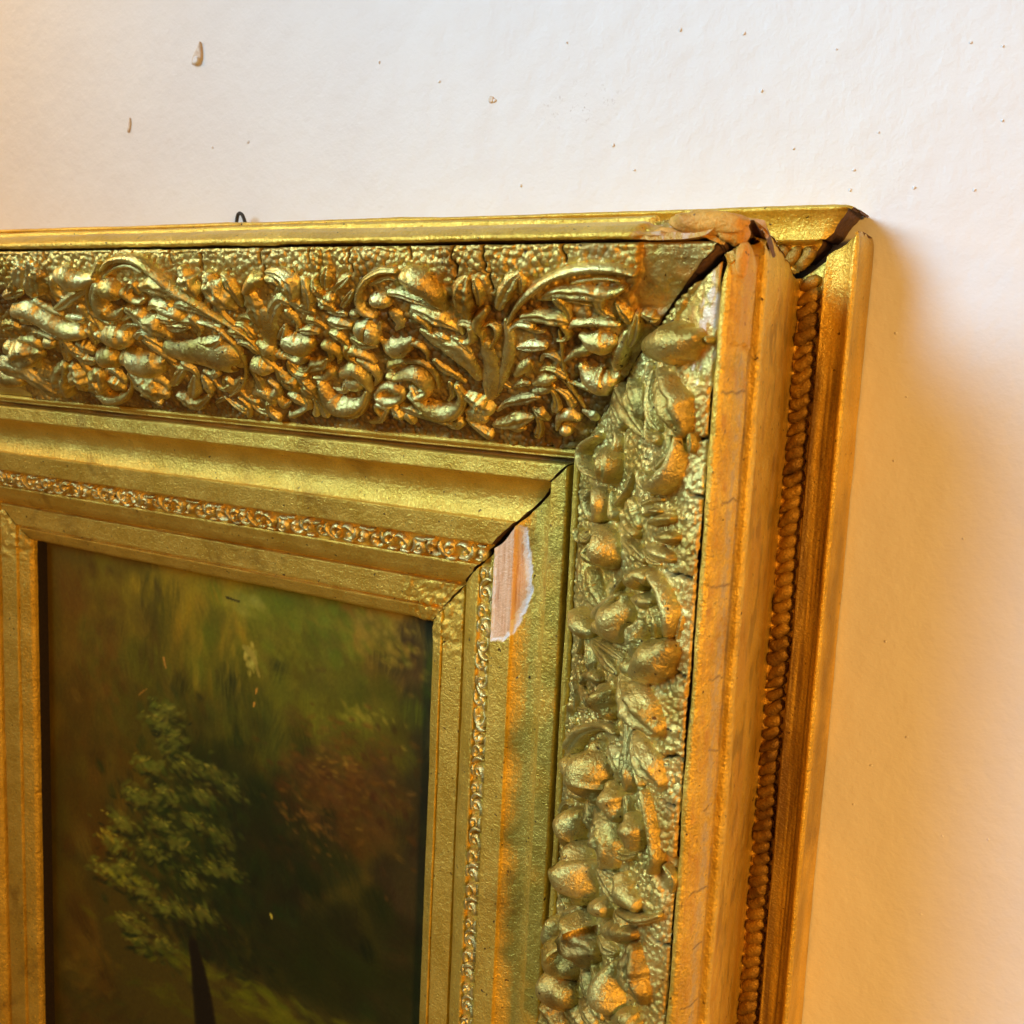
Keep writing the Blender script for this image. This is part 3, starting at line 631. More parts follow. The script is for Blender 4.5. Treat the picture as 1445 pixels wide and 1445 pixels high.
ORN = """T leaf 0.6 -339.3,13.6,4.67 -334.6,8.2,4.45 -334.5,5.4,2.09
T leaf 0.7 -334.3,17.1,4.76 -329.1,10.8,4 -326.2,4.5,1.99
T leaf 0.8 -327.6,16.4,4.38 -323.8,10.3,4.71 -323.7,6.5,2.18
T leaf 0.7 -356.1,21,2.47 -348,19.1,3.47 -341.7,18.3,1.54
T leaf 0.7 -353.6,20.3,1.06 -346.9,17.2,3.33 -344.4,14.1,1.46
T bud 0.9 -289.7,11.7,2.17 -297.5,12.9,4.18 -303.2,11.6,6.69 -308.5,10.8,4.41
T leaf 0.8 -298.2,17.3,1.75 -307.7,19.8,3 -319.8,24.7,2.67 -327.4,27.3,1.25
T stem 0.9 -282.3,5.6,1.45 -290.4,11.7,1.69 -297.3,16.7,1.41 -302.4,24.3,1.24 -304.4,30.4,1.18 -304.4,37.8,1.22
T scroll 1.2 -281.7,7.9,1 -274.6,4.5,1.49 -264.5,3.7,1.94 -256.6,5.1,2.61 -250.9,9.2,2.96 -244.4,16.2,2.83 -240,19.3,2.28 -233.6,24.2,1.97 -228.9,28.5,1.56 -223.5,32.8,1.23 -218.2,38.2,0.99 -215.6,44.8,1.09
T stem 0.7 -283,11.2,1.11 -274.4,7.6,1.15 -265.4,6.7,1.53 -259.5,9.1,1.42
T scroll 0.8 -289.1,16.1,4.06 -293.5,21.9,5.74 -293.4,27.2,6.4 -287.9,28.8,3.35 -282.9,26.3,1.17
T berry 1 -282.8,16.1,5.28 -280.1,16.3,5.42
T leaf 0.8 -276.8,21,1.18 -272.5,17,1.86 -267.6,14.2,2.26 -266.6,16.9,1.96
T leaf 0.8 -262.9,15.2,2.2 -254.9,14.7,4.14 -249.7,16.8,3.17 -247.1,17.8,1.18
T stem 1 -353.5,28.5,4.36 -344.2,27.7,5.75 -339.8,30.7,5.7 -333.9,35,5.42 -327.4,38.6,5 -319.1,39,3.93
T stem 0.7 -336.9,23.8,2.35 -332,27.4,2.32 -326.1,30.3,1.45
T bud 0.7 -322.2,31.5,1.86 -317.4,32,3.08 -313.1,31.9,1.66
T berry 1 -299.9,40.2,5.39 -294.5,40.1,6.62 -291.5,40,5
T leaf 0.9 -380.7,51.6,5.69 -378,55.3,9.04 -368.6,54.1,8.08 -362,53.7,3.1
T stem 0.8 -376.2,48.4,1.54 -366.2,45.7,2.36 -359.6,46.9,2.86 -358.4,49.8,2.42
T berry 0.9 -349.7,46.8,3.46 -346.7,46.3,3.44
T berry 0.9 -316.7,54.4,5.65 -311.1,53.2,6.12
T bud 0.9 -302.3,54.1,4.66 -296.2,54.5,8.32 -290.1,55.5,8.42 -283.6,55.1,6.18 -280.4,54.2,2.42
T leaf 0.7 -396.3,63.8,7.3 -390.4,64.9,6.61 -385.9,68.5,5.66 -380.8,75.1,4.99 -375.9,80.2,3.99 -375.9,83.3,1.36
T leaf 0.9 -352.4,61.2,2.87 -361,69.1,6.93 -364.5,76.2,5.72
T leaf 0.9 -345.3,62.2,3.37 -345.6,67.3,7.2 -346.5,71.9,4.85
T leaf 0.9 -330.1,64.9,5.06 -335.5,71.1,7.17 -330.9,70,4.06
T scroll 1.08 -342.1,79.1,2.32 -335.7,80.1,4.12 -326.7,79.3,3.51 -317.7,74.9,1.49 -309.8,67.8,1.59 -308.8,63.5,1.3
T leaf 0.7 -324.8,70.3,4.63 -322.7,71.6,4.63 -321.1,73,2.68
T leaf 0.8 -306.3,64.7,2.92 -303.5,68.8,5.62 -298,72,6.6 -293.2,73.8,3.54
T leaf 0.7 -336.7,42.3,1.93 -340.1,48.9,3.52 -345.3,55.7,2.7
T leaf 0.7 -337.2,44.4,1.86 -336.7,50.2,3.19 -332.8,53.6,2.01
T leaf 0.9 -276.6,26.2,3.93 -272.2,30.2,5.13 -267,34.2,6.32 -264,38.2,2.98
T leaf 0.9 -267.1,26,0.99 -261.9,23.3,2.33 -256.2,24.1,3.36 -252.3,27.4,3.05 -249,30.1,1.56
T leaf 0.8 -286.5,31.8,1.19 -280.5,29.2,1.73 -277.7,26.8,0.92
T stem 0.7 -281.4,42.7,1.96 -277.4,48.6,2.41 -273.4,54.5,1.72
T leaf 0.8 -263.2,30.5,2.75 -258.4,31.6,2.72
T leaf 0.7 -372.1,37.5,3.21 -366.4,36.6,2.92 -363.5,38.5,1.63
T bud 0.8 -405.9,72.9,6.53 -398.1,73.1,5.14
T leaf 0.7 -372.5,67.6,4.91 -367.7,68,4.38
T bud 0.7 -355.6,34.3,2.75 -348.5,34.1,3.07
T leaf 0.8 -322.9,49.5,3.58 -325.6,48.2,4.11 -328,46.9,2.44
T leaf 0.6 -336.6,54.5,3.71 -332.2,57.1,3.97 -328.2,57.6,2.17
T leaf 0.9 -233.7,19.8,1.79 -233.7,15.6,4.62 -234.9,11.6,5.11 -235.2,8.7,3.18
T leaf 0.9 -216.8,23.8,1.74 -219.3,19.2,5.68 -222,13.5,5.12 -222.6,11,3.12
T leaf 0.8 -213.1,22.7,1.36 -212.8,16.4,3.15 -214.1,11.9,2.62 -215.4,10,1.38
T leaf 0.8 -247.7,23.3,2.09 -243,23.8,3.25 -238.5,25.4,2.6 -232.4,29.1,1.14
T stem 0.9 -257.4,25.2,3.55 -252.2,27.4,3.64 -249.6,30.7,2.08 -241.1,31.6,1.39 -235,33.2,1.33 -230.8,37.6,1.2 -228.8,44.2,1.28 -230.3,52,1.32 -234.6,59.4,1.13 -242.4,67.2,1.05 -252.5,72.7,0.87
T bud 0.6 -268.2,46.8,5.66 -260.8,47.8,7.05 -251.5,48,8.25 -242.9,48.9,9.94 -235.3,50.4,8.24 -233.8,52.2,3.89
T leaf 0.9 -246.7,41.2,2.41 -241.8,41.6,3.68 -236,40.1,1.81
T leaf 0.9 -252.4,51.3,1.38 -243.7,47.5,3.03 -239.3,48.6,3.36
T leaf 0.8 -246.4,52.3,2.11 -241.4,53.3,3.52 -239.5,55.8,1.93
T bud 0.95 -206.6,16.3,2.14 -199.9,12.2,3.5 -196.2,11.2,2.22
T leaf 1 -192.2,8.6,1.15 -186.8,9.1,2.45 -182.9,11.4,3.78 -182.7,15.6,3.72 -185.6,18.9,2.01
T leaf 1 -175.5,11.8,1.76 -176.1,16.5,3.1 -178.9,22.1,2.25
T leaf 0.7 -201.6,28.9,2.74 -196.3,23,3.46 -191.4,19.8,2.9 -189,20.7,2.44
T bud 0.4 -204.7,28,6.84 -206.3,34,5.7 -209,39.6,3.85
T leaf 0.6 -205.8,19.5,4.28 -206.3,24.8,5.36 -208.1,30.2,4.28
T leaf 0.6 -186,21.7,2.82 -183,23.7,3.12 -179,25.1,2.03
T leaf 0.8 -227.5,35.8,1.52 -223.1,35.6,3.29 -218.6,37.7,1.74
T bud 0.8 -214.2,41,2.46 -211.9,44,4.68 -211.9,47.8,2.51
T berry 0.9 -223,52.9,4.41 -219.9,53.4,5.04 -217.3,53.8,3.1
T leaf 0.7 -215.2,54.3,1.62 -213.5,59.9,4.35 -210.7,63.5,4.39 -208.8,66.6,1.65
T scroll 0.8 -237.1,70.1,0.99 -230.7,68.3,3.31 -227.8,72,3.7 -228.5,74.8,2
T scroll 0.8 -223.6,72.4,2.46 -223.1,75.7,2.2 -218.6,73.3,0.8
T leaf 0.7 -216.8,69.2,1.3 -213.7,70.9,2.63 -210.3,74.6,1.7
T leaf 0.9 -199.8,37,2.62 -197.7,34.2,2.08 -195.9,31.7,0.89
T bud 0.8 -197.4,40.3,5.54 -192.6,40.7,5.94 -187.8,39.3,3.38
T leaf 0.8 -189,33.9,1.77 -184.6,33.8,2.72 -181.7,34.2,1.73
T leaf 0.9 -196.8,53.8,1.73 -191.6,50.4,3.09 -187.1,49.5,2.93 -184.1,47.5,1.08
T berry 0.8 -207.8,46.3,2.5 -206.2,47.4,2.14
T leaf 0.8 -204,59.9,2.47 -202.2,63.5,3.36 -200.3,70.4,1.96
T leaf 0.8 -283.1,67.4,2.37 -275.8,62.1,2.82 -269.3,57.6,1.35
T leaf 0.8 -266.4,62.8,1.78 -270.5,68.5,3.9 -276.2,74.6,2.55
T leaf 0.8 -261.4,62.5,1.76 -261.5,67.2,3.5 -263.3,72.1,1.74
T leaf 0.8 -285.3,75.3,2.45 -281,77.1,4.17 -275.4,78.8,3.58 -265.7,73.7,1.52
T leaf 0.8 -264.6,77.9,0.79 -259.5,75.3,1.91 -256,73.6,0.9
T leaf 0.6 -251.2,70.5,1.75 -244.1,65.9,2.63 -239.5,62.3,1.7
T stem 0.8 -276.4,49.2,1.52 -274.7,55.3,1.59 -271.5,57.8,1.77 -265.6,57.4,1.21
T leaf 0.7 -262.1,31.1,2.23 -257.4,31.6,2.41 -253.3,30.8,1.17
T leaf 0.7 -260.1,34.6,3.01 -254.8,35,3.27 -249.9,34.8,1.3
T stem 0.8 -225.8,24,1.13 -224.7,28.4,1.8 -222.6,32.8,1.32
T stem 0.8 -218,44.3,1.25 -217.4,50,1.48 -214.3,54.9,1.64 -210.1,60.3,1.44 -207.8,65.9,1.27
T petal 1 -169.9,16.9,2.23 -171.1,14.5,2.88 -171.2,11.7,1.4
T petal 1.1 -165.8,13.1,2 -164.1,10,2.57 -162.9,7.3,1.4
T petal 1 -163.2,14.9,1.32 -159,12.6,2.06 -155,10.4,0.94
T petal 0.9 -162.6,21.8,1.57 -158.8,18.8,1.97 -155.6,15.8,1.14
T petal 0.9 -168.4,22.4,2.2 -170.6,20.9,3.51 -172.5,19.4,1.91
T berry 1.1 -167.4,17.9,2.24 -165.9,18.3,2.36
T berry 0.9 -159.5,25.2,2.17 -158.6,25.2,2.17
T leaf 0.7 -171.2,24.9,1.13 -167.8,25.4,2.05 -164.3,25.8,1.72
T leaf 0.7 -172.5,29.1,2.19 -168.8,30.1,3.14 -164.7,31,1.8
T scroll 1.2 -134,8.2,1.24 -139.8,8.2,1.52 -146.6,10.8,1.6 -152,15.3,1.63 -154.2,19.6,2.17 -153.7,23.1,2.62 -150.3,25.5,1.81
T leaf 0.7 -146.9,13.3,0.95 -142.4,11.6,1.53 -137.8,10.7,1.26 -135.3,11.6,0.9
T berry 0.95 -146.1,19.1,3.55 -143.2,19.1,3.74
T leaf 0.9 -139.4,16.1,1.53 -135,16.5,1.86 -129.9,18.3,1.9 -125.1,20.6,1.63 -121.6,23.3,0.82
T bud 1 -118.9,21.9,1.62 -120.1,17.3,4.17 -122.9,13.3,5.13 -126.3,11.3,5.52 -129.4,10.4,3.92
T leaf 0.9 -131.5,22.1,1.88 -127.9,23.5,2.83 -122.8,25.8,3.45 -119.6,28.6,1.92 -116.1,31.4,0.84
T leaf 0.5 -133,32.5,1.78 -130,34.9,3.49 -126,37.8,4.46 -121.1,41.2,6.02 -118.5,46.1,5.45 -118,51.7,3.36
T leaf 0.8 -127.3,32.8,1.12 -124.4,34.7,2.03 -122.6,35.6,0.85
T leaf 0.8 -120.6,34.5,1.35 -117.8,36.4,2.03 -115.6,40.3,1.14
T rosette 0.8 -156.7,32.9,6.74 -156.3,33.1,6.6
T leaf 0.7 -165.7,37.3,1.97 -162.6,39.3,2.87 -156.8,39.3,1.99
T leaf 0.9 -150.9,31.3,1.53 -149.5,29,1.05
T bud 0.75 -151.6,37.3,2.18 -148.8,40.1,5.06 -143.4,38.8,4.13 -139,36.3,1.71
T leaf 0.7 -174.9,34.5,1.56 -172.1,36,2.38 -170,39.1,1.59
T scroll 1.02 -194.2,60.5,2.4 -194.1,63,3.7 -193.5,68,5.42 -190.2,72.1,6.19 -183.6,72.2,5.21 -177.5,69.2,2.8 -173.2,63.9,1.69
T scroll 0.9 -179.3,54.6,3.04 -172.7,52.3,4.33 -170.6,56.4,3.77 -170.9,61.9,2.13
T berry 0.7 -178.6,60.3,4.41 -176.1,59.8,4.18
T stem 0.8 -168.3,47.2,1.78 -164.4,50.6,2.58 -163.6,55.4,2.14 -167.2,59.8,0.89
T ring 1.08 -167.7,63.5,1.39 -162.6,60.1,1.98 -157.5,60,2.53 -155.2,63.1,1.93 -159.1,66.7,1.84 -165.2,67.9,2.74 -168.4,66,2.36
T scroll 1.2 -156.7,53.7,2.16 -153.9,54.7,2.19 -148.8,52.6,2.75 -143.5,51.6,3.76 -141.1,55.6,3.7 -142.7,60.4,2.3 -147.2,61.9,3.83 -148.3,59,2.44
T stem 0.7 -154.9,49.4,2.12 -149.2,47.3,1.49 -142.4,46.3,1.65 -137.9,47.8,1.78 -136.2,52.9,1.67 -137.4,58.8,1.14
T scroll 1.02 -152.5,64.1,1.87 -149,66.8,3.51 -144.8,70.1,4.8 -139.3,71.4,4.92 -133.1,69,3.1 -128.4,63.3,2.5 -128.3,57.6,1.97
T leaf 0.7 -159.2,71.4,2.22 -154.7,72.8,3.03 -149.4,75.4,2.23 -143.4,78.6,1.11
T leaf 0.7 -180.4,81,1.23 -174.3,79.1,1.92 -169.1,74.1,1.18
T leaf 0.8 -164.2,72.4,2.24 -163.4,74.9,3.7 -163.4,77.4,1.45
T leaf 0.8 -158.3,75.7,2.86 -157.9,78.2,2.07
T leaf 0.7 -132.8,45.7,1.88 -130.6,49.1,2.78 -127.1,52.3,2.05 -124.7,55.6,0.98
T leaf 0.8 -203.1,64.9,4.14 -200.7,68.5,2.52 -199.7,71.7,1.26
T leaf 0.7 -198,74.2,1.25 -195.3,75.2,2.12 -192.5,76.3,1.05
T bud 0.5 -141.6,25.8,3.72 -141.2,29.3,3.08 -143.9,31.8,1.31
T leaf 0.6 -131.8,57.2,1.77 -132.9,62,1.97 -136.1,65.7,0.99
T leaf 0.9 -110.8,23.6,3.16 -109.8,17.7,4.87 -108.2,13.3,4.08 -106.4,10.7,2.01
T leaf 0.9 -104.6,20.2,1.24 -102.8,15.2,2.32 -103.1,11.5,1.57
T leaf 0.9 -96.8,20.1,2.39 -92.9,15.2,3.25 -89.4,11.5,2.87 -86.4,9.2,1.52
T leaf 0.9 -86.9,15,0.94 -85.7,11.8,1.56 -85.8,9,0.97
T bud 1 -102.9,22.5,1.38 -106.4,25.4,2.29 -108.5,29.3,2.24 -107.9,33.1,1.48
T bud 0.45 -108.1,38,3.39 -109.6,46.1,4.43 -112.8,54.8,5.32 -115.5,60.6,3.87
T stem 0.6 -96.9,27,1.35 -97.9,33.7,2.58 -101.5,42.9,2.89 -107,51.5,2.39 -112.6,60.4,1.61
T ring 0.96 -107.8,31.1,0.76 -108.9,37,1.07 -107.2,38.4,0.65 -102.9,33.9,1.28 -101.1,30,1.65 -103.5,28.1,0.86
T leaf 0.9 -124.3,62.4,3.31 -121.2,64.5,4.74 -118.7,66.6,3.95
T bud 0.6 -126.6,71.4,4.89 -124.5,72.5,4.44
T berry 0.8 -130.1,74.2,2.02 -129.5,74.3,1.87
T scroll 1.2 -96.5,27.9,0.74 -89.6,20,1.38 -82.5,14.6,1.7 -75.3,10.6,1.81 -68.7,8.5,1.77 -62.6,7.5,1.73 -56.7,7.4,1.75 -51.3,7.9,1.58 -46.8,9,1.28
T stem 0.7 -68.2,12.1,0.99 -61.6,11.1,0.91 -56.4,10.9,0.93 -52.4,11.6,0.55
T leaf 0.9 -79.4,17.1,1.14 -74.3,15.4,2.44 -67.9,15.4,3.13 -62.8,15.7,3.03 -59.1,16.9,1.95
T stem 0.7 -81.5,18,0.83 -75.5,17.9,1.12 -69.5,18.7,1.13 -63.8,19.9,0.84
T leaf 0.9 -89.4,24.9,1.81 -83.7,24.4,2.82 -78.3,25.2,3.14 -74.6,25.9,2.45 -73.6,27.2,0.94
T scroll 1 -74.3,29.5,0.68 -71.1,26.7,1.8 -65.9,26.1,1.99 -61.1,26,1.79 -55.8,26.7,1.23
T leaf 0.7 -88.9,30.5,0.72 -86.1,30.6,1.42 -83.8,30.8,0.71
T leaf 0.8 -95.6,37.4,1.11 -90.5,36.7,2.43 -85.3,36.5,1.63
T bud 0.8 -101,50,1.49 -96.8,46.4,2.78 -94,44,1.84
T leaf 0.8 -96.7,49.7,1.2 -93.8,46.2,1.13 -93,44,0.62
T bud 0.8 -95.1,54.1,1.37 -90.2,52,3.22 -86.5,50.7,1.75
T bud 0.8 -96.4,57.5,1.26 -92,56.6,2.49 -88,54.7,1.45
T leaf 0.8 -115.5,68.7,1.05 -109.8,64.7,1.97 -103.5,62.5,2.71 -98.3,60.9,2.21 -95.7,60.7,1.09
T leaf 0.8 -119.9,76.3,1.37 -113.6,74.4,3.33 -106.7,71.9,3.63 -102,70.9,1.36
T leaf 0.8 -114.1,76.9,1.27 -110.1,77.4,1.95 -107.4,77.4,0.95
T leaf 0.8 -99.6,66.7,1.23 -97.4,68.2,2.85 -95.8,70.9,1.49
T scroll 0.9 -92.8,75.3,1.49 -90.5,70.4,1.93 -85.8,67.7,3.07 -83,68.8,2.34
T berry 1 -89.6,75.5,2.92 -88.9,75.4,2.79
T bud 0.9 -69.6,31.7,1.99 -66.5,33.4,4.52 -62.7,33.8,5.04 -59.7,33.1,3.04
T bud 0.9 -73.3,44.4,2.21 -71.2,48,5.36 -67.5,50.4,6.23 -63.6,49.1,3.93 -61.7,47.9,1.37
T stem 0.8 -77.9,30.1,0.68 -79,36.7,0.74 -80.7,44.8,0.8 -81.2,53,1.02 -79.9,58.9,1.05 -78.7,63.7,0.95
T stem 0.5 -87.1,49,0.9 -83.3,51.5,1.4 -81.3,56.3,1.33
T bud 0.6 -79.2,66,1.8 -76.4,67.9,2.96
T leaf 0.7 -104.9,57,0.65 -100.9,54.5,1.52 -97.7,54.3,1.1
T leaf 0.6 -106.6,56.6,1.34 -108.5,54.5,1.98 -108.5,50.5,1.21
T leaf 0.9 -54.6,18.9,0.83 -53,21.5,2.13 -51.7,24.4,2.14
T leaf 1.1 -48.6,23.1,1.32 -50.2,27.5,2.67 -52.7,32.4,2.09 -54.6,35.2,0.67
T bud 0.9 -53.8,29.8,1.77 -56.8,35.8,3.09 -59.4,41,3.18 -61.1,44.2,1.83
T leaf 0.7 -46.5,23.4,1.68 -44,24.7,2.12 -42.4,24.6,0.8
R bud 0.85 49.4,22.7,5.64 48.5,13.9,7.49 47.8,8.6,5.93 47,5.9,3.65
R leaf 0.8 57.3,21.5,2.52 60.6,18.1,5.14 65.2,13.3,7.07 69.4,10.5,7.19 72.7,8.6,4.36
R leaf 0.8 57.4,26.4,1.38 61.7,27.1,2.16 67,26.1,2.9 71.4,23,3.3 74,20.2,1.47
R leaf 0.7 62.8,52.4,3.71 66.4,47.8,5.65 70.4,40.3,5.73 74.4,34.2,3.91 77,29.6,1.84
R leaf 0.7 61.9,39.7,3.31 65.4,36.8,6.05 69.6,34,4.52 72,36,2.22
R leaf 0.7 68,57.4,1.76 71.2,52.9,4.24 74.7,48.1,3.28
R berry 0.8 47.1,1.8,1.38 47.4,1.6,1.38
R stem 0.6 55.4,29.5,2.34 58.6,29.9,2.19 61.1,28.9,1.54
R scroll 1.2 80.2,66.1,1.61 84.3,75.4,2.59 89.1,77,2.9 92.8,70.4,2.88 94,60,1.64 91.3,51,4.14 87,50.2,4.38 83.9,56.2,1.88 87.2,59.9,2.56
R ring 1.2 101.2,68.2,2.34 105,68.7,2.58 108.5,64.8,1.83 107.2,59.4,2.33 102.9,57.8,3.08 99.5,59.4,2.92 98.6,64.2,1.72
R scroll 1.2 112.2,65.2,1.12 111.2,55.1,2.95 113.7,48.7,4.96 118.4,48.8,5.35 122.1,55.2,1.99 121.1,62.3,3.76 117.6,61,2.76
R scroll 1.14 75.3,9.3,1.13 80.1,9,2.3 85.8,10.7,3.46 89.7,14.6,4.06 91.2,20.7,2.72 88.9,24.7,2.27
R stem 0.7 89,31.2,2.04 91.6,29,2.31 93.7,22.6,1.54
R leaf 0.7 76.4,14,1.68 80.3,14,2.05 84.3,18.9,3.23
R leaf 0.7 74.6,5.1,1.37 76.9,4.6,1.68 79,4.8,1.13
R berry 0.8 101.2,26.3,1.05 99.3,21.7,1.29 98.7,17.5,0.78
R berry 0.9 102.6,20.4,1.5 100.8,15.1,1.95 99.7,10.2,1.32
R berry 0.9 106.5,15.5,1.7 105.7,11.2,2.53 105.2,8,1.74
R berry 0.9 110,20.3,1.57 110.9,15.8,2.76 111.3,10.3,2.13 111.7,8.5,0.99
R berry 0.7 107.1,35.7,2.43 107.9,31.4,2.5
R leaf 0.5 100.1,36.5,4.06 102.7,34.3,4.47 105,31.8,3.08
R leaf 0.6 111.6,39.5,2.45 113.6,31.9,3.53 115,25.5,2.67
R stem 0.8 89.5,35.5,0.94 95.2,38.9,1.08 100.8,46.2,1.53
R berry 0.7 100.3,77,1 100.2,75.8,1
R berry 0.7 105.8,77.3,1.12 105.7,76.1,1.12
R berry 0.7 109.9,76.7,1.42 110,75.5,1.42
R leaf 0.6 123.5,74.6,4.25 128.1,70.8,6.51 132.1,67.8,6.26 134.4,63.1,5.18
R leaf 0.6 98.2,29,1.38 96.3,23.5,1.43 95.1,17.3,0.72
R leaf 0.6 112.6,26.3,1.37 114.5,21,1.92 114.5,15.3,0.87
R leaf 0.6 130.5,65.7,6.78 134.4,62.6,7.14 136.9,57.2,4.58
R berry 1.1 121.7,25.5,4.06 119.6,22.2,3.53 119.6,19,2.53
R berry 1.2 120.8,20.2,1.81 120.7,19.5,1.8
R scroll 0.95 118.5,18.3,1.88 121.4,12.2,2.66 125.3,8.8,3.15 129.6,7.2,3.08 133.7,7.5,2.23
R bud 0.9 128.3,28.8,1.38 127.6,22.2,3.22 126.7,16.6,2.07
R leaf 0.8 129.9,14.6,3.91 132.4,12.9,4.38 135.4,13,2.59
R bud 0.75 130,34.7,2.98 134.1,35.1,7.35 138.9,39.1,8.88 144.1,46.5,3.77 144.7,55.8,3.89
R leaf 0.6 145.2,39.5,3.14 144.9,32.8,2.65 145.3,29.8,1.49
R stem 0.9 130,39.7,1.88 134.3,46.3,3.22 139.5,54.6,3.52 142.3,60.3,1.68
R bud 0.9 145.8,74.4,4.7 147.7,68.8,5.56 148.2,62.4,2.96
R leaf 0.8 144.5,24.5,3.76 139.9,24.7,5.23 135.8,22,3.69
R bud 0.9 148.1,17.3,5.71 142.7,11.1,7.37 138.8,7.4,4.54
R berry 0.8 150.6,27.8,4.23 150.5,26.3,3.98
R leaf 0.9 154.4,29.7,3.85 157.5,25.2,6.14 159.6,19.4,7.98 161.9,14.1,7.07 163.8,10.5,4.6
R leaf 0.7 158.2,34.9,1.94 162.3,33.2,2.82 167,31.8,2.29
R leaf 0.7 152,68.2,2.06 155.4,63.8,3.2 159.1,62,3.67 162.2,60.7,2.05
R leaf 0.7 152.4,63.5,1.72 153.7,53.8,3.09 154.8,44.9,3.68 155.8,38.8,1.69
R leaf 0.7 150.9,67.2,1.32 150,52.1,2.17 149.6,39.5,1.96 150,35.3,1.18
R bud 0.8 165.2,66.7,1.68 162.9,58.3,3.1 162.8,53.5,1.92
R bud 0.8 164.1,47.2,3.11 166.9,44.2,7.64 169.7,41.1,3.87
R leaf 0.7 165.1,73.2,2.66 167.6,70.1,3.34
R leaf 0.7 171.4,71,2.07 173.5,65.7,2.74 174.9,64.5,1.86
R leaf 0.7 179.5,71.8,1.7 178,64.8,1.65
R leaf 0.6 128.3,4,0.56 131.6,4.5,1 135,5.1,0.62
R scroll 0.9 192.7,71.6,4.87 185.9,65.2,4.12 180,54.7,1.99 175.5,42.2,2.23 175.4,36,1.46
R leaf 0.8 169.9,28.2,1.56 174.7,26.4,2.42 180,25.3,3.7 185.4,24.3,4.48 188.7,24.3,3.11
R stem 0.7 169.6,25,1.02 175.7,23.7,1.18 182.3,20.6,1.5 185.4,17.8,1.47
R leaf 0.9 170.5,22.3,1.47 172.9,18.9,3.68 175.4,14.1,5.16 178,10.1,5.07 180.4,7.5,2.47
R bud 0.9 184.7,46.8,4.38 188.2,46,9.03 193.4,46.8,11.41 197.8,46.4,10.47 200.5,43.9,4.32
R leaf 0.5 182.8,38,4.53 186.1,33.9,4.19 189.9,33,2.38
R bud 0.9 201.3,74.1,4.89 202,67.3,4.74 199.9,62.6,1.1
R bud 0.8 210.7,71.6,3.01 209.7,65.3,2.37 206.4,58.1,0.89
R bud 0.9 226.2,67.4,5.68 220.7,64.8,8.67 215.6,60.7,4.22
R stem 0.8 199.6,78.7,1.45 196.1,67.7,2.63 195.9,59.9,1.61
R stem 0.7 208.6,76.2,0.98 205,66.5,1.74 203.6,58.7,1.21
R bud 0.9 193.1,34.1,3.33 196.3,31.8,6.65 199.8,29.2,4.54
R leaf 0.7 193.6,25.5,2.3 197.3,24,2.79 202.3,24.4,1.92
R bud 0.9 197.7,19.7,3.06 200.5,17.8,5.62 204.2,16.9,3.91
R scroll 0.84 187,14.3,1.81 191.2,11.8,2.31 196.3,9.4,2.52 200.9,7.8,2.26 205,6.7,2.35 209.5,8,2.01
R leaf 0.8 206.4,42.8,4.37 208.7,38.4,7.13 211.7,34.7,8.81 216.1,33.4,7.15 222.6,38.1,3.14
R leaf 0.8 208.9,52.4,4.53 212.4,50.5,4.62 214.8,48,2.55
R leaf 0.7 213.5,29.1,3.23 212.1,23,2.51 209.3,18.2,1.17
R leaf 0.6 203.3,28.5,2.1 204.8,24.7,2.68 207.9,24.4,2.14
R bud 0.9 229,56.6,8.35 233.1,54.9,12.54 239.1,55.8,10.07 242.8,55.3,4.65
R leaf 0.7 241.1,73,4.89 245.1,71,4.82 247.2,64.9,2.26
R leaf 0.7 226.3,40.8,2.94 227.7,35.5,3.55 228.9,29.9,3.33 229.4,24.9,1.81
R leaf 0.7 222.4,40.6,2 223.8,35.3,2.78 221.8,27.7,1.42
R bud 0.7 221.6,24.5,4.22 224.1,21.2,5.73 224.7,15.7,3.55
R scroll 0.9 231.2,21.7,2.29 228.9,14.2,2.53 226.1,8.5,1.58 222.4,3.8,1.08
R berry 0.95 237.9,38.4,4.07 236.2,34.8,4.07
R bud 0.9 240.7,28.4,4.03 238.1,22.1,3.98 234.5,15,2.11
R leaf 0.7 234.1,25.6,3.33 235.4,22.2,3.97 236.7,20.4,2.11
R leaf 0.9 248.2,56,3.11 253.7,57.6,7.55 255.4,52.6,11.67 257.7,48.2,10.59 255.8,42,4.15
R stem 0.8 262,71.2,3.17 256.9,67.9,3.46 251.3,61.6,1.88
R bud 0.8 268.7,80.1,5.95 273,81.1,6.6 276.8,82.5,4.77
R bud 0.9 272.4,68.1,9.13 273.8,65.1,9.55 274.2,62.1,5.51
R berry 0.8 281.3,82.6,4.59 281.8,81.8,4.85
R leaf 0.7 248.8,37.6,2.54 249.6,32.4,3.3 248.2,27.6,1.43
R bud 0.9 287.7,77.7,3.71 286.9,70.6,9.87 285.2,63,6.59
R leaf 0.7 268.1,51.4,2.56 270.3,48,3.95 274.2,43.6,3.04 277.1,37.6,1.92
R leaf 0.7 262.3,42,2.42 265,38.1,3.08 271,36.4,2.33 275.6,34,1.9
R leaf 0.7 281.3,51.7,2.48 281.1,44.7,3.76 281.5,39.8,2.83
R leaf 0.85 239.8,13.6,4.04 244.4,13.2,6.52 248.2,12.2,6.49 250.5,9.7,5.11 253.3,8.8,2.51
R bud 0.9 250.5,23.9,2.8 255.9,25.4,6.05 261.2,26,8.03 264.6,24.8,7.58 267.5,24.5,3.59
R leaf 0.8 302,81.6,6.02 302.9,76.5,9.45 303.6,71.5,7.07
R bud 0.8 267.1,20.4,3.11 263.4,13.9,4.47 263.5,10.6,2.74
R leaf 0.7 206.6,3.3,1.42 209.2,0.5,1.83 213.2,0.7,1.3
R leaf 0.6 292.7,66.1,3.46 290.5,58.5,4.49 290.2,53.8,3.85
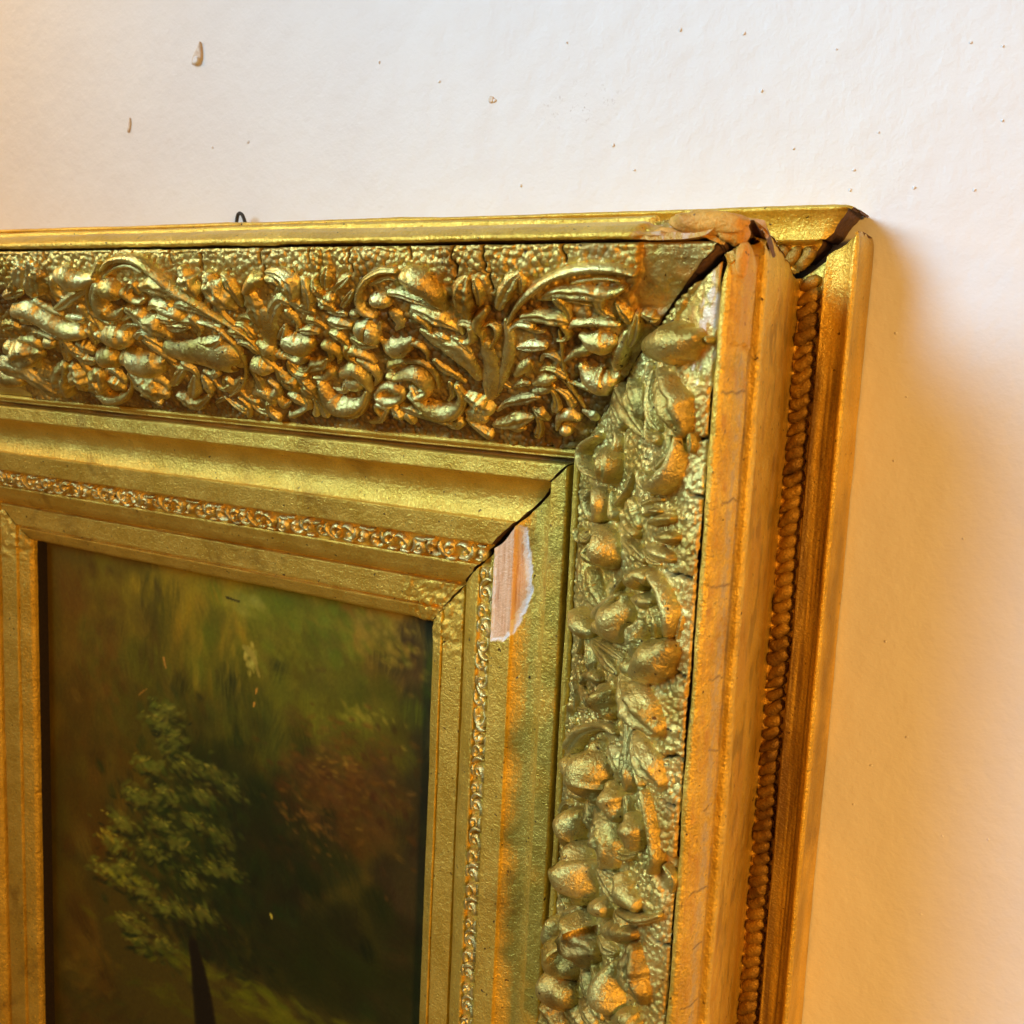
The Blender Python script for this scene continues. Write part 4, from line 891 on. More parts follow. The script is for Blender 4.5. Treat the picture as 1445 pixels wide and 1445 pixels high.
T stem 0.77 -186.2,54.3,3.01 -189.2,56.9,2.38 -192.8,58.2,1.77 -196.8,58.3,1.14
T leaf 0.75 -316.3,67.7,2.98 -316.8,63.7,2.36 -319.9,61.7,1.75 -323.8,62.7,1.13
T leaf 0.86 -302.4,80.5,2.13 -305.4,78.3,1.68 -308.8,77.2,1.25 -312.5,77.1,0.81
T scroll 0.82 -221.9,81.0,2.45 -218.1,79.7,1.94 -214.5,78.1,1.44 -211.0,76.2,0.93
T scroll 0.79 -190.3,25.2,2.64 -188.7,28.0,2.09 -189.0,31.0,1.55 -191.0,33.6,1.00
T leaf 0.77 -224.8,21.9,2.60 -227.6,20.4,2.06 -230.3,21.4,1.52 -231.5,24.3,0.98
T stem 0.84 -310.2,35.5,2.07 -311.4,38.5,1.64 -312.4,41.5,1.21 -313.2,44.7,0.78
T scroll 0.76 -216.3,37.1,2.50 -217.6,33.4,1.98 -221.0,32.1,1.47 -224.5,34.1,0.95
T leaf 0.84 -170.3,41.7,2.69 -172.6,43.9,2.13 -172.7,46.7,1.58 -170.4,48.9,1.02
T stem 0.78 -207.5,78.7,2.23 -206.0,76.2,1.77 -204.9,73.5,1.31 -204.2,70.7,0.85
T leaf 0.73 -245.7,65.0,2.41 -247.3,62.9,1.91 -249.6,62.9,1.42 -251.4,64.8,0.92
T stem 0.75 -228.4,29.9,2.09 -228.9,32.4,1.66 -230.9,33.5,1.23 -233.4,32.7,0.79
T leaf 0.88 -74.4,18.2,2.79 -73.0,20.5,2.21 -72.5,22.9,1.64 -72.8,25.5,1.06
T leaf 0.77 -243.8,29.9,2.73 -242.8,33.2,2.16 -243.8,36.3,1.60 -246.6,38.3,1.03
T leaf 0.81 -218.4,44.4,2.58 -220.5,42.0,2.04 -223.3,41.0,1.51 -226.4,41.5,0.98
T scroll 0.89 -209.3,75.0,2.12 -208.0,72.5,1.68 -207.9,69.9,1.24 -208.8,67.3,0.80
T leaf 0.90 -283.8,40.1,2.21 -281.1,38.5,1.75 -278.2,38.2,1.30 -275.4,39.4,0.84
T leaf 0.75 -249.3,67.4,2.17 -252.7,69.0,1.72 -255.7,67.6,1.28 -256.6,64.0,0.82
T scroll 0.72 -139.1,37.6,2.24 -136.1,39.1,1.77 -135.0,42.1,1.31 -136.2,45.2,0.85
T leaf 0.88 -338.0,42.2,2.55 -340.9,40.7,2.02 -343.8,39.6,1.50 -347.0,38.8,0.97
T leaf 0.84 -201.7,78.3,2.54 -201.7,75.9,2.01 -202.1,73.6,1.49 -202.7,71.3,0.96
T scroll 0.86 -81.9,49.1,1.92 -84.2,47.0,1.52 -87.1,46.3,1.13 -90.1,47.1,0.73
T leaf 0.73 -60.8,17.9,2.91 -61.0,20.6,2.30 -59.7,22.9,1.71 -57.3,24.1,1.10
T leaf 0.78 -182.3,28.6,2.03 -179.8,29.1,1.61 -177.9,30.4,1.19 -176.5,32.5,0.77
T stem 0.91 -224.2,69.2,2.81 -221.3,67.5,2.22 -220.8,64.4,1.65 -223.0,61.8,1.06
T leaf 0.92 -344.2,43.6,2.08 -347.4,41.9,1.65 -350.7,40.9,1.22 -354.3,40.5,0.79
T scroll 0.92 -75.5,27.9,1.99 -74.8,30.9,1.57 -76.3,33.3,1.17 -79.4,33.9,0.75
T leaf 0.72 -321.7,11.4,2.57 -319.2,12.8,2.03 -317.0,14.5,1.51 -314.9,16.5,0.97
T stem 0.73 -70.4,37.6,2.60 -73.6,38.8,2.06 -76.5,40.4,1.52 -79.3,42.3,0.98
T leaf 0.89 -231.5,83.0,2.97 -233.7,79.5,2.36 -232.5,76.0,1.75 -228.7,74.5,1.13
T leaf 0.91 -251.0,59.0,2.64 -253.3,60.1,2.09 -255.7,59.9,1.55 -257.8,58.5,1.00
T leaf 0.91 -308.9,40.3,2.82 -306.7,43.4,2.23 -307.5,46.7,1.65 -310.7,48.5,1.07
T leaf 0.76 -288.9,36.3,2.33 -286.2,34.9,1.84 -283.2,34.3,1.37 -280.1,34.6,0.88
T leaf 0.76 -267.2,55.3,2.66 -264.4,58.2,2.10 -264.5,61.9,1.56 -267.5,64.7,1.01
T leaf 0.72 -315.6,39.3,2.30 -315.7,42.4,1.82 -316.7,45.3,1.35 -318.7,47.8,0.87
T scroll 0.83 -210.2,28.5,2.24 -213.1,27.6,1.77 -216.0,27.8,1.31 -218.7,29.1,0.85
T scroll 0.90 -249.0,80.6,2.65 -251.4,78.6,2.10 -253.6,76.4,1.55 -255.5,73.9,1.00
T leaf 0.72 -81.8,42.1,1.97 -84.2,40.3,1.56 -86.9,40.6,1.16 -88.7,42.9,0.75
T scroll 0.71 -236.8,81.5,2.67 -240.3,79.5,2.12 -241.6,76.0,1.57 -240.3,72.2,1.01
T leaf 0.95 -90.1,64.7,2.47 -88.9,61.6,1.96 -88.7,58.4,1.45 -89.6,55.2,0.94
T stem 0.90 -73.0,54.6,2.07 -75.8,53.6,1.64 -78.5,52.6,1.22 -81.2,51.6,0.79
T leaf 0.88 -102.1,78.8,2.42 -100.4,75.7,1.92 -99.7,72.4,1.42 -99.9,68.9,0.92
T scroll 0.75 -308.8,26.1,3.02 -308.7,29.1,2.39 -308.0,31.9,1.77 -306.5,34.5,1.15
T scroll 0.80 -291.9,64.8,2.86 -289.1,66.6,2.27 -288.5,69.5,1.68 -290.5,72.2,1.09
T scroll 0.83 -180.0,40.5,3.02 -177.2,42.7,2.39 -176.9,45.9,1.77 -179.1,48.7,1.15
T stem 0.79 -195.2,47.1,2.70 -198.5,49.4,2.14 -202.2,49.3,1.59 -205.3,46.8,1.03
T leaf 0.76 -182.3,61.4,2.52 -184.1,63.8,2.00 -186.9,64.6,1.48 -189.7,63.5,0.96
T scroll 0.82 -315.6,12.6,2.86 -318.3,15.9,2.26 -317.7,19.7,1.68 -314.0,21.9,1.08
T scroll 0.86 -111.0,28.8,2.39 -113.8,28.0,1.90 -115.9,29.5,1.41 -116.0,32.4,0.91
T stem 0.85 -59.6,15.3,2.53 -56.7,15.7,2.00 -53.9,15.2,1.48 -51.3,13.9,0.96
T stem 0.95 -131.4,25.5,2.60 -129.7,27.3,2.06 -129.0,29.6,1.52 -129.5,32.0,0.98
T scroll 0.79 -198.0,54.1,2.13 -200.7,55.0,1.69 -203.1,53.9,1.25 -204.2,51.2,0.81
T scroll 0.88 -168.4,42.5,2.70 -165.5,43.7,2.14 -163.1,45.5,1.59 -161.4,48.1,1.03
T leaf 0.79 -230.0,65.3,2.66 -229.1,62.0,2.11 -229.1,58.7,1.56 -229.8,55.3,1.01
T stem 0.91 -111.0,30.2,2.52 -112.2,34.0,1.99 -115.3,36.2,1.48 -119.3,36.1,0.95
T stem 0.80 -304.2,28.2,1.91 -302.3,30.7,1.51 -300.0,32.7,1.12 -297.3,34.2,0.72
T leaf 0.90 -201.4,56.8,2.74 -204.8,56.4,2.17 -206.5,53.8,1.61 -205.6,50.5,1.04
T scroll 0.91 -88.0,27.8,2.67 -91.1,27.5,2.11 -93.8,28.4,1.57 -96.2,30.3,1.01
T scroll 0.81 -82.9,62.0,2.55 -83.7,58.9,2.02 -85.7,56.5,1.50 -88.6,55.0,0.97
T stem 0.90 -166.9,70.9,2.50 -170.8,70.5,1.98 -173.3,72.8,1.47 -173.2,76.7,0.95
T stem 0.76 -337.2,66.7,2.88 -337.1,63.0,2.28 -337.2,59.4,1.69 -337.5,55.7,1.09
T leaf 0.72 -238.9,75.5,2.12 -242.3,73.3,1.68 -244.1,69.8,1.25 -243.9,65.8,0.81
T scroll 0.91 -275.4,18.2,3.02 -272.9,21.4,2.39 -269.2,22.4,1.77 -265.5,20.9,1.15
T stem 0.92 -247.6,83.0,2.14 -245.2,79.9,1.69 -245.2,76.3,1.26 -247.5,73.1,0.81
T leaf 0.81 -135.1,76.3,2.71 -136.8,78.4,2.15 -139.2,79.1,1.59 -141.7,78.3,1.03
T leaf 0.87 -179.4,43.3,1.99 -180.5,45.6,1.58 -182.1,47.5,1.17 -184.1,49.0,0.76
T leaf 0.87 -124.0,81.3,2.88 -126.3,79.5,2.28 -128.5,77.7,1.69 -130.7,75.9,1.09
T leaf 0.73 -318.4,17.3,2.04 -320.7,18.9,1.61 -322.0,21.2,1.20 -322.0,24.0,0.77
T scroll 0.72 -192.9,11.7,2.43 -190.2,12.6,1.92 -188.8,14.8,1.43 -189.0,17.5,0.92
T leaf 0.85 -278.6,39.1,1.91 -276.5,41.4,1.52 -274.7,43.8,1.12 -273.0,46.5,0.73
R stem 0.82 179.7,77.1,2.63 182.3,78.7,2.08 184.8,77.9,1.54 185.9,75.0,1.00
R scroll 0.85 116.4,82.2,2.46 118.7,80.8,1.95 119.0,78.5,1.44 117.2,76.5,0.93
R stem 0.75 104.8,49.2,2.76 102.8,50.8,2.18 100.5,51.8,1.62 97.9,52.3,1.05
R leaf 0.94 84.2,50.8,2.45 81.4,49.7,1.94 78.8,50.7,1.44 77.5,53.4,0.93
R scroll 0.82 249.6,74.6,2.88 252.9,74.0,2.28 254.7,71.6,1.69 254.3,68.3,1.09
R leaf 0.78 130.5,44.9,2.36 127.8,42.6,1.87 125.4,40.2,1.38 123.1,37.6,0.89
R leaf 0.92 150.5,69.5,2.41 154.4,70.7,1.91 157.5,73.0,1.42 159.7,76.3,0.92
R leaf 0.73 231.5,79.6,2.50 228.0,78.0,1.98 226.6,74.6,1.47 227.9,70.9,0.95
R stem 0.71 171.9,60.8,2.70 171.6,57.3,2.14 172.9,54.2,1.59 175.6,52.0,1.02
R leaf 0.90 222.9,82.4,2.34 219.5,80.7,1.86 217.3,77.8,1.38 216.6,74.0,0.89
R leaf 0.91 171.8,77.7,2.46 174.3,75.4,1.95 177.4,74.5,1.45 180.8,75.2,0.93
R leaf 0.72 116.8,77.8,2.89 117.5,74.9,2.29 116.9,72.1,1.70 115.1,69.8,1.10
R leaf 0.87 76.9,20.5,2.73 77.4,24.2,2.16 75.6,27.2,1.60 72.1,28.5,1.03"""
random.seed(3)
k = 0
for ln in ORN.strip().splitlines():
    p = ln.split(); pts = [tuple(float(c) for c in q.split(',')) for q in p[3:]]
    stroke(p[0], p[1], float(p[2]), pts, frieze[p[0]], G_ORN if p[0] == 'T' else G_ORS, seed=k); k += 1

# ------------------------------------------------------------------ rope twist on the outer molding
def ellipsoid(name, rx, ry, rz, seed, mat, parent, nu=14, nv=9):
    V = []; 
    th = np.linspace(0, 2 * np.pi, nu, endpoint=False); ph = np.linspace(0.02, np.pi - 0.02, nv)
    P, Tt = np.meshgrid(ph, th, indexing='ij')
    x = np.cos(P) * rx; y = np.sin(P) * np.cos(Tt) * ry; z = np.sin(P) * np.sin(Tt) * rz
    q = 1 + 0.45 * fbm(P * 1.7 + seed, np.sin(Tt) * 1.3 + seed * 0.7, 95, 2)
    V = np.stack([x * q, y * q, z * q], -1)
    F = []
    for i in range(nv - 1):
        for j in range(nu): F.append((i * nu + j, (i + 1) * nu + j, (i + 1) * nu + (j + 1) % nu, i * nu + (j + 1) % nu))
    return obj(name, V.reshape(-1, 3) * MM, F, mat, parent, recalc=True)
protos = [ellipsoid('rope_twist', 4.5, 2.5, 2.2, sd, G_ROPE, outer_parts['R']) for sd in (1, 2, 3)]
def place(o, rail, s, d, w, ang, sc):
    p = to3d(rail, -s if rail == 'T' else s, d, w)
    o.location = p
    # local x: along the twist, local y: across it, local z: out of the wall
    if rail == 'R': ax = Vector((math.sin(ang), 0, math.cos(ang)))
    else: ax = Vector((-math.cos(ang), 0, -math.sin(ang)))
    zz = Vector((0.25 if rail == 'R' else 0.0, -1, 0.0 if rail == 'R' else 0.25)); yy = zz.cross(ax).normalized(); zz = ax.cross(yy).normalized()
    m = Matrix((ax, yy, zz)).transposed().to_4x4(); m.translation = Vector(p)
    o.matrix_basis = m @ Matrix.Diagonal((sc, sc * random.uniform(0.9, 1.1), sc, 1))
first = [True, True, True]
for rail, s0, s1 in (('R', 25.0, 500.0), ('T', 18.5, 90.0)):
    s = s0; i = 0
    while s < s1:
        k3 = random.randrange(3)
        if first[k3] and rail == 'R': o = protos[k3]; first[k3] = False
        else:
            o = protos[k3].copy(); COL.objects.link(o); o.parent = outer_parts[rail]
        place(o, rail, s, 16.3 + random.uniform(-0.35, 0.35), 15.6 + random.uniform(-0.6, 0.4), math.radians(50 + random.uniform(-9, 9)), random.uniform(0.92, 1.08))
        s += 4.6 * random.uniform(0.9, 1.1); i += 1

# ------------------------------------------------------------------ narrow strip of little scrolls
SP0, SP1 = np.array((129.5, 26.6)), np.array((138.8, 23.2))
SL = np.linalg.norm(SP1 - SP0); ST = (SP1 - SP0) / SL; SN = np.array((-ST[1], ST[0]))
def st_map(rail, s, a, h):
    d = SP0[0] + ST[0] * a + SN[0] * h; w = SP0[1] + ST[1] * a + SN[1] * h
    return to3d(rail, s, d, w)
MOTIF = [  # (kind, hf, points in mm: along, across, radius) within a 15 mm repeat
    ('scroll', 0.85, [(0.2, 2.2, .7), (2.0, 1.2, 1.0), (4.2, 2.0, 1.2), (5.6, 4.2, 1.2), (4.6, 6.4, 1.1), (2.8, 6.2, 1.0), (2.4, 4.6, .8)]),
    ('leaf', 0.8, [(5.6, 7.8, .6), (7.4, 6.0, 1.2), (8.4, 3.8, 1.1), (8.2, 1.8, .6)]),
    ('scroll', 0.85, [(8.8, 7.8, .7), (10.6, 8.2, 1.0), (12.8, 7.2, 1.2), (13.6, 5.0, 1.2), (12.4, 3.2, 1.1), (10.8, 3.8, .9)]),
    ('berry', 1.0, [(11.8, 5.6, .9), (12.2, 5.5, .9)]),
    ('leaf', 0.8, [(10.6, 1.0, .6), (12.4, 1.5, 1.0), (14.6, 1.4, .6)]),
    ('leaf', 0.8, [(1.2, 8.4, .6), (3.2, 8.6, 0.9), (5.0, 8.9, .5)]),
]
def motif_mesh(rail, seed):
    bmv = []; bmf = []; base = 0; objs = []
    rr = random.Random(seed); fl = rr.random() < 0.5; off = rr.uniform(0, 15)
    for q, (kd, hf, pts) in enumerate(MOTIF):
        if rr.random() < 0.04: continue
        jx, jy, js = rr.uniform(-0.9, 0.9), rr.uniform(-0.6, 0.6), rr.uniform(0.8, 1.2)
        c = np.mean([(x, y) for x, y, r in pts], 0)
        P = [(c[0] + (x - c[0]) * js + jx, min(max(c[1] + (y - c[1]) * js + jy, 0.6), 9.2), r * rr.uniform(0.9, 1.3)) for x, y, r in pts]
        if fl: P = [(14.8 - x, y, r) for x, y, r in P]
        P = [(x, y * 0.93 + 0.25, r) for x, y, r in P]
        objs.append(stroke(rail, kd, hf * rr.uniform(1.0, 1.5), P, None, G_STRIP, seed + q, 'tmp', st_map, 9, 4))
    for o in objs:
        me = o.data; bmv += [tuple(v.co) for v in me.vertices]; bmf += [tuple(i + base for i in pl.vertices) for pl in me.polygons]
        base = len(bmv); bpy.data.objects.remove(o); bpy.data.meshes.remove(me)
    return bmv, bmf
for rail, s0, s1 in (('T', 134.0, 480.0), ('R', 138.0, 505.0)):
    pro = []
    for sd in range(1, 9):
        v, f = motif_mesh(rail, sd)
        pro.append(obj('scroll_ornament', v, f, G_STRIP, inner[rail], recalc=True))
    used = set(); s = s0
    while s < s1:
        i = random.randrange(8)
        if i not in used: o = pro[i]; used.add(i)
        else: o = pro[i].copy(); COL.objects.link(o); o.parent = inner[rail]
        o.location = (-(s + 15) * MM, 0, 0) if rail == 'T' else (0, 0, -s * MM)
        s += 15.2
    for q in range(8):
        if q not in used: bpy.data.objects.remove(pro[q])
# ------------------------------------------------------------------ broken clay at the corner
def lump(name, loc, size, rot, mat, parent, seed, nu=22, nv=14, rough=0.5):
    th = np.linspace(0, 2 * np.pi, nu, endpoint=False); ph = np.linspace(0.03, np.pi - 0.03, nv)
    P, Tt = np.meshgrid(ph, th, indexing='ij')
    n = np.stack([np.cos(P), np.sin(P) * np.cos(Tt), np.sin(P) * np.sin(Tt)], -1)
    q = 1 + rough * fbm(n[..., 0] * 1.6 + seed * 3.1 + n[..., 2], n[..., 1] * 1.6 + seed * 1.7 - n[..., 2] * 0.6, 96, 4)
    n = np.sign(n) * np.abs(n) ** 0.75
    V = n * q[..., None] * np.array(size) * MM
    Rm = Matrix.Rotation(math.radians(rot[0]), 3, 'X') @ Matrix.Rotation(math.radians(rot[1]), 3, 'Y') @ Matrix.Rotation(math.radians(rot[2]), 3, 'Z')
    V = V.reshape(-1, 3) @ np.array(Rm).T + np.array(loc) * MM
    F = [(i * nu + j, (i + 1) * nu + j, (i + 1) * nu + (j + 1) % nu, i * nu + (j + 1) % nu) for i in range(nv - 1) for j in range(nu)]
    return obj(name, V, F, mat, parent, recalc=True)
lump('broken_clay', (-26, -91.8, -14.6), (10.5, 3.4, 3.3), (0, 5, 0), M_CLAY, ridge_parts['T'], 1, 30, 20, 0.32)
lump('broken_clay', (-18.6, -89.5, -16.4), (4.6, 4.2, 3.6), (0, 34, 0), M_CLAY, ridge_parts['T'], 2, 26, 18, 0.3)
lump('broken_clay', (-35, -91.0, -17.2), (7.0, 2.0, 1.8), (0, 2, 0), M_CLAY, ridge_parts['T'], 3, 26, 16, 0.3)
lump('broken_clay', (-24.5, -86.0, -21.5), (2.4, 4.5, 9.0), (0, 48, 0), W_DARK, ridge_parts['T'], 4, 24, 18, 0.3)
lump('broken_clay', (-14.9, -91.6, -25.5), (1.9, 2.6, 5.2), (0, 4, 0), M_CLAY, ridge_parts['R'], 6, 26, 18, 0.28)

# ------------------------------------------------------------------ the painting
du = 0.7
pu = np.arange(-449.5, -168.4, du); pv = np.arange(168.5, 531.5, du)
U, Vv = np.meshgrid(pu, pv, indexing='ij')
img = np.zeros(U.shape + (3,)); img[:] = np.array((58, 50, 22)) / 255.0
rel = np.zeros(U.shape)
prng = np.random.default_rng(11)
def daub(cu, cv, L, wd, ang, al, col):
    Rr = max(L, wd) * 1.15
    i0, i1 = np.searchsorted(pu, (cu - Rr, cu + Rr)); j0, j1 = np.searchsorted(pv, (cv - Rr, cv + Rr))
    if i1 <= i0 or j1 <= j0: return
    x = U[i0:i1, j0:j1] - cu; y = Vv[i0:i1, j0:j1] - cv
    c, s_ = math.cos(ang), math.sin(ang)
    a_ = x * c + y * s_; b_ = -x * s_ + y * c
    m = np.clip(1.25 - 1.25 * np.sqrt((a_ / L) ** 2 + (b_ / wd) ** 2), 0, 1)
    m = m * m * (3 - 2 * m)
    st = 0.75 + 0.9 * vnoise(b_ * 1.1 + cu, a_ * 0.15 + cv)
    m = np.clip(m * al * st, 0, 1)
    img[i0:i1, j0:j1] = img[i0:i1, j0:j1] * (1 - m[..., None]) + m[..., None] * col
    rel[i0:i1, j0:j1] = rel[i0:i1, j0:j1] * (1 - 0.5 * m) + 0.10 * m * st
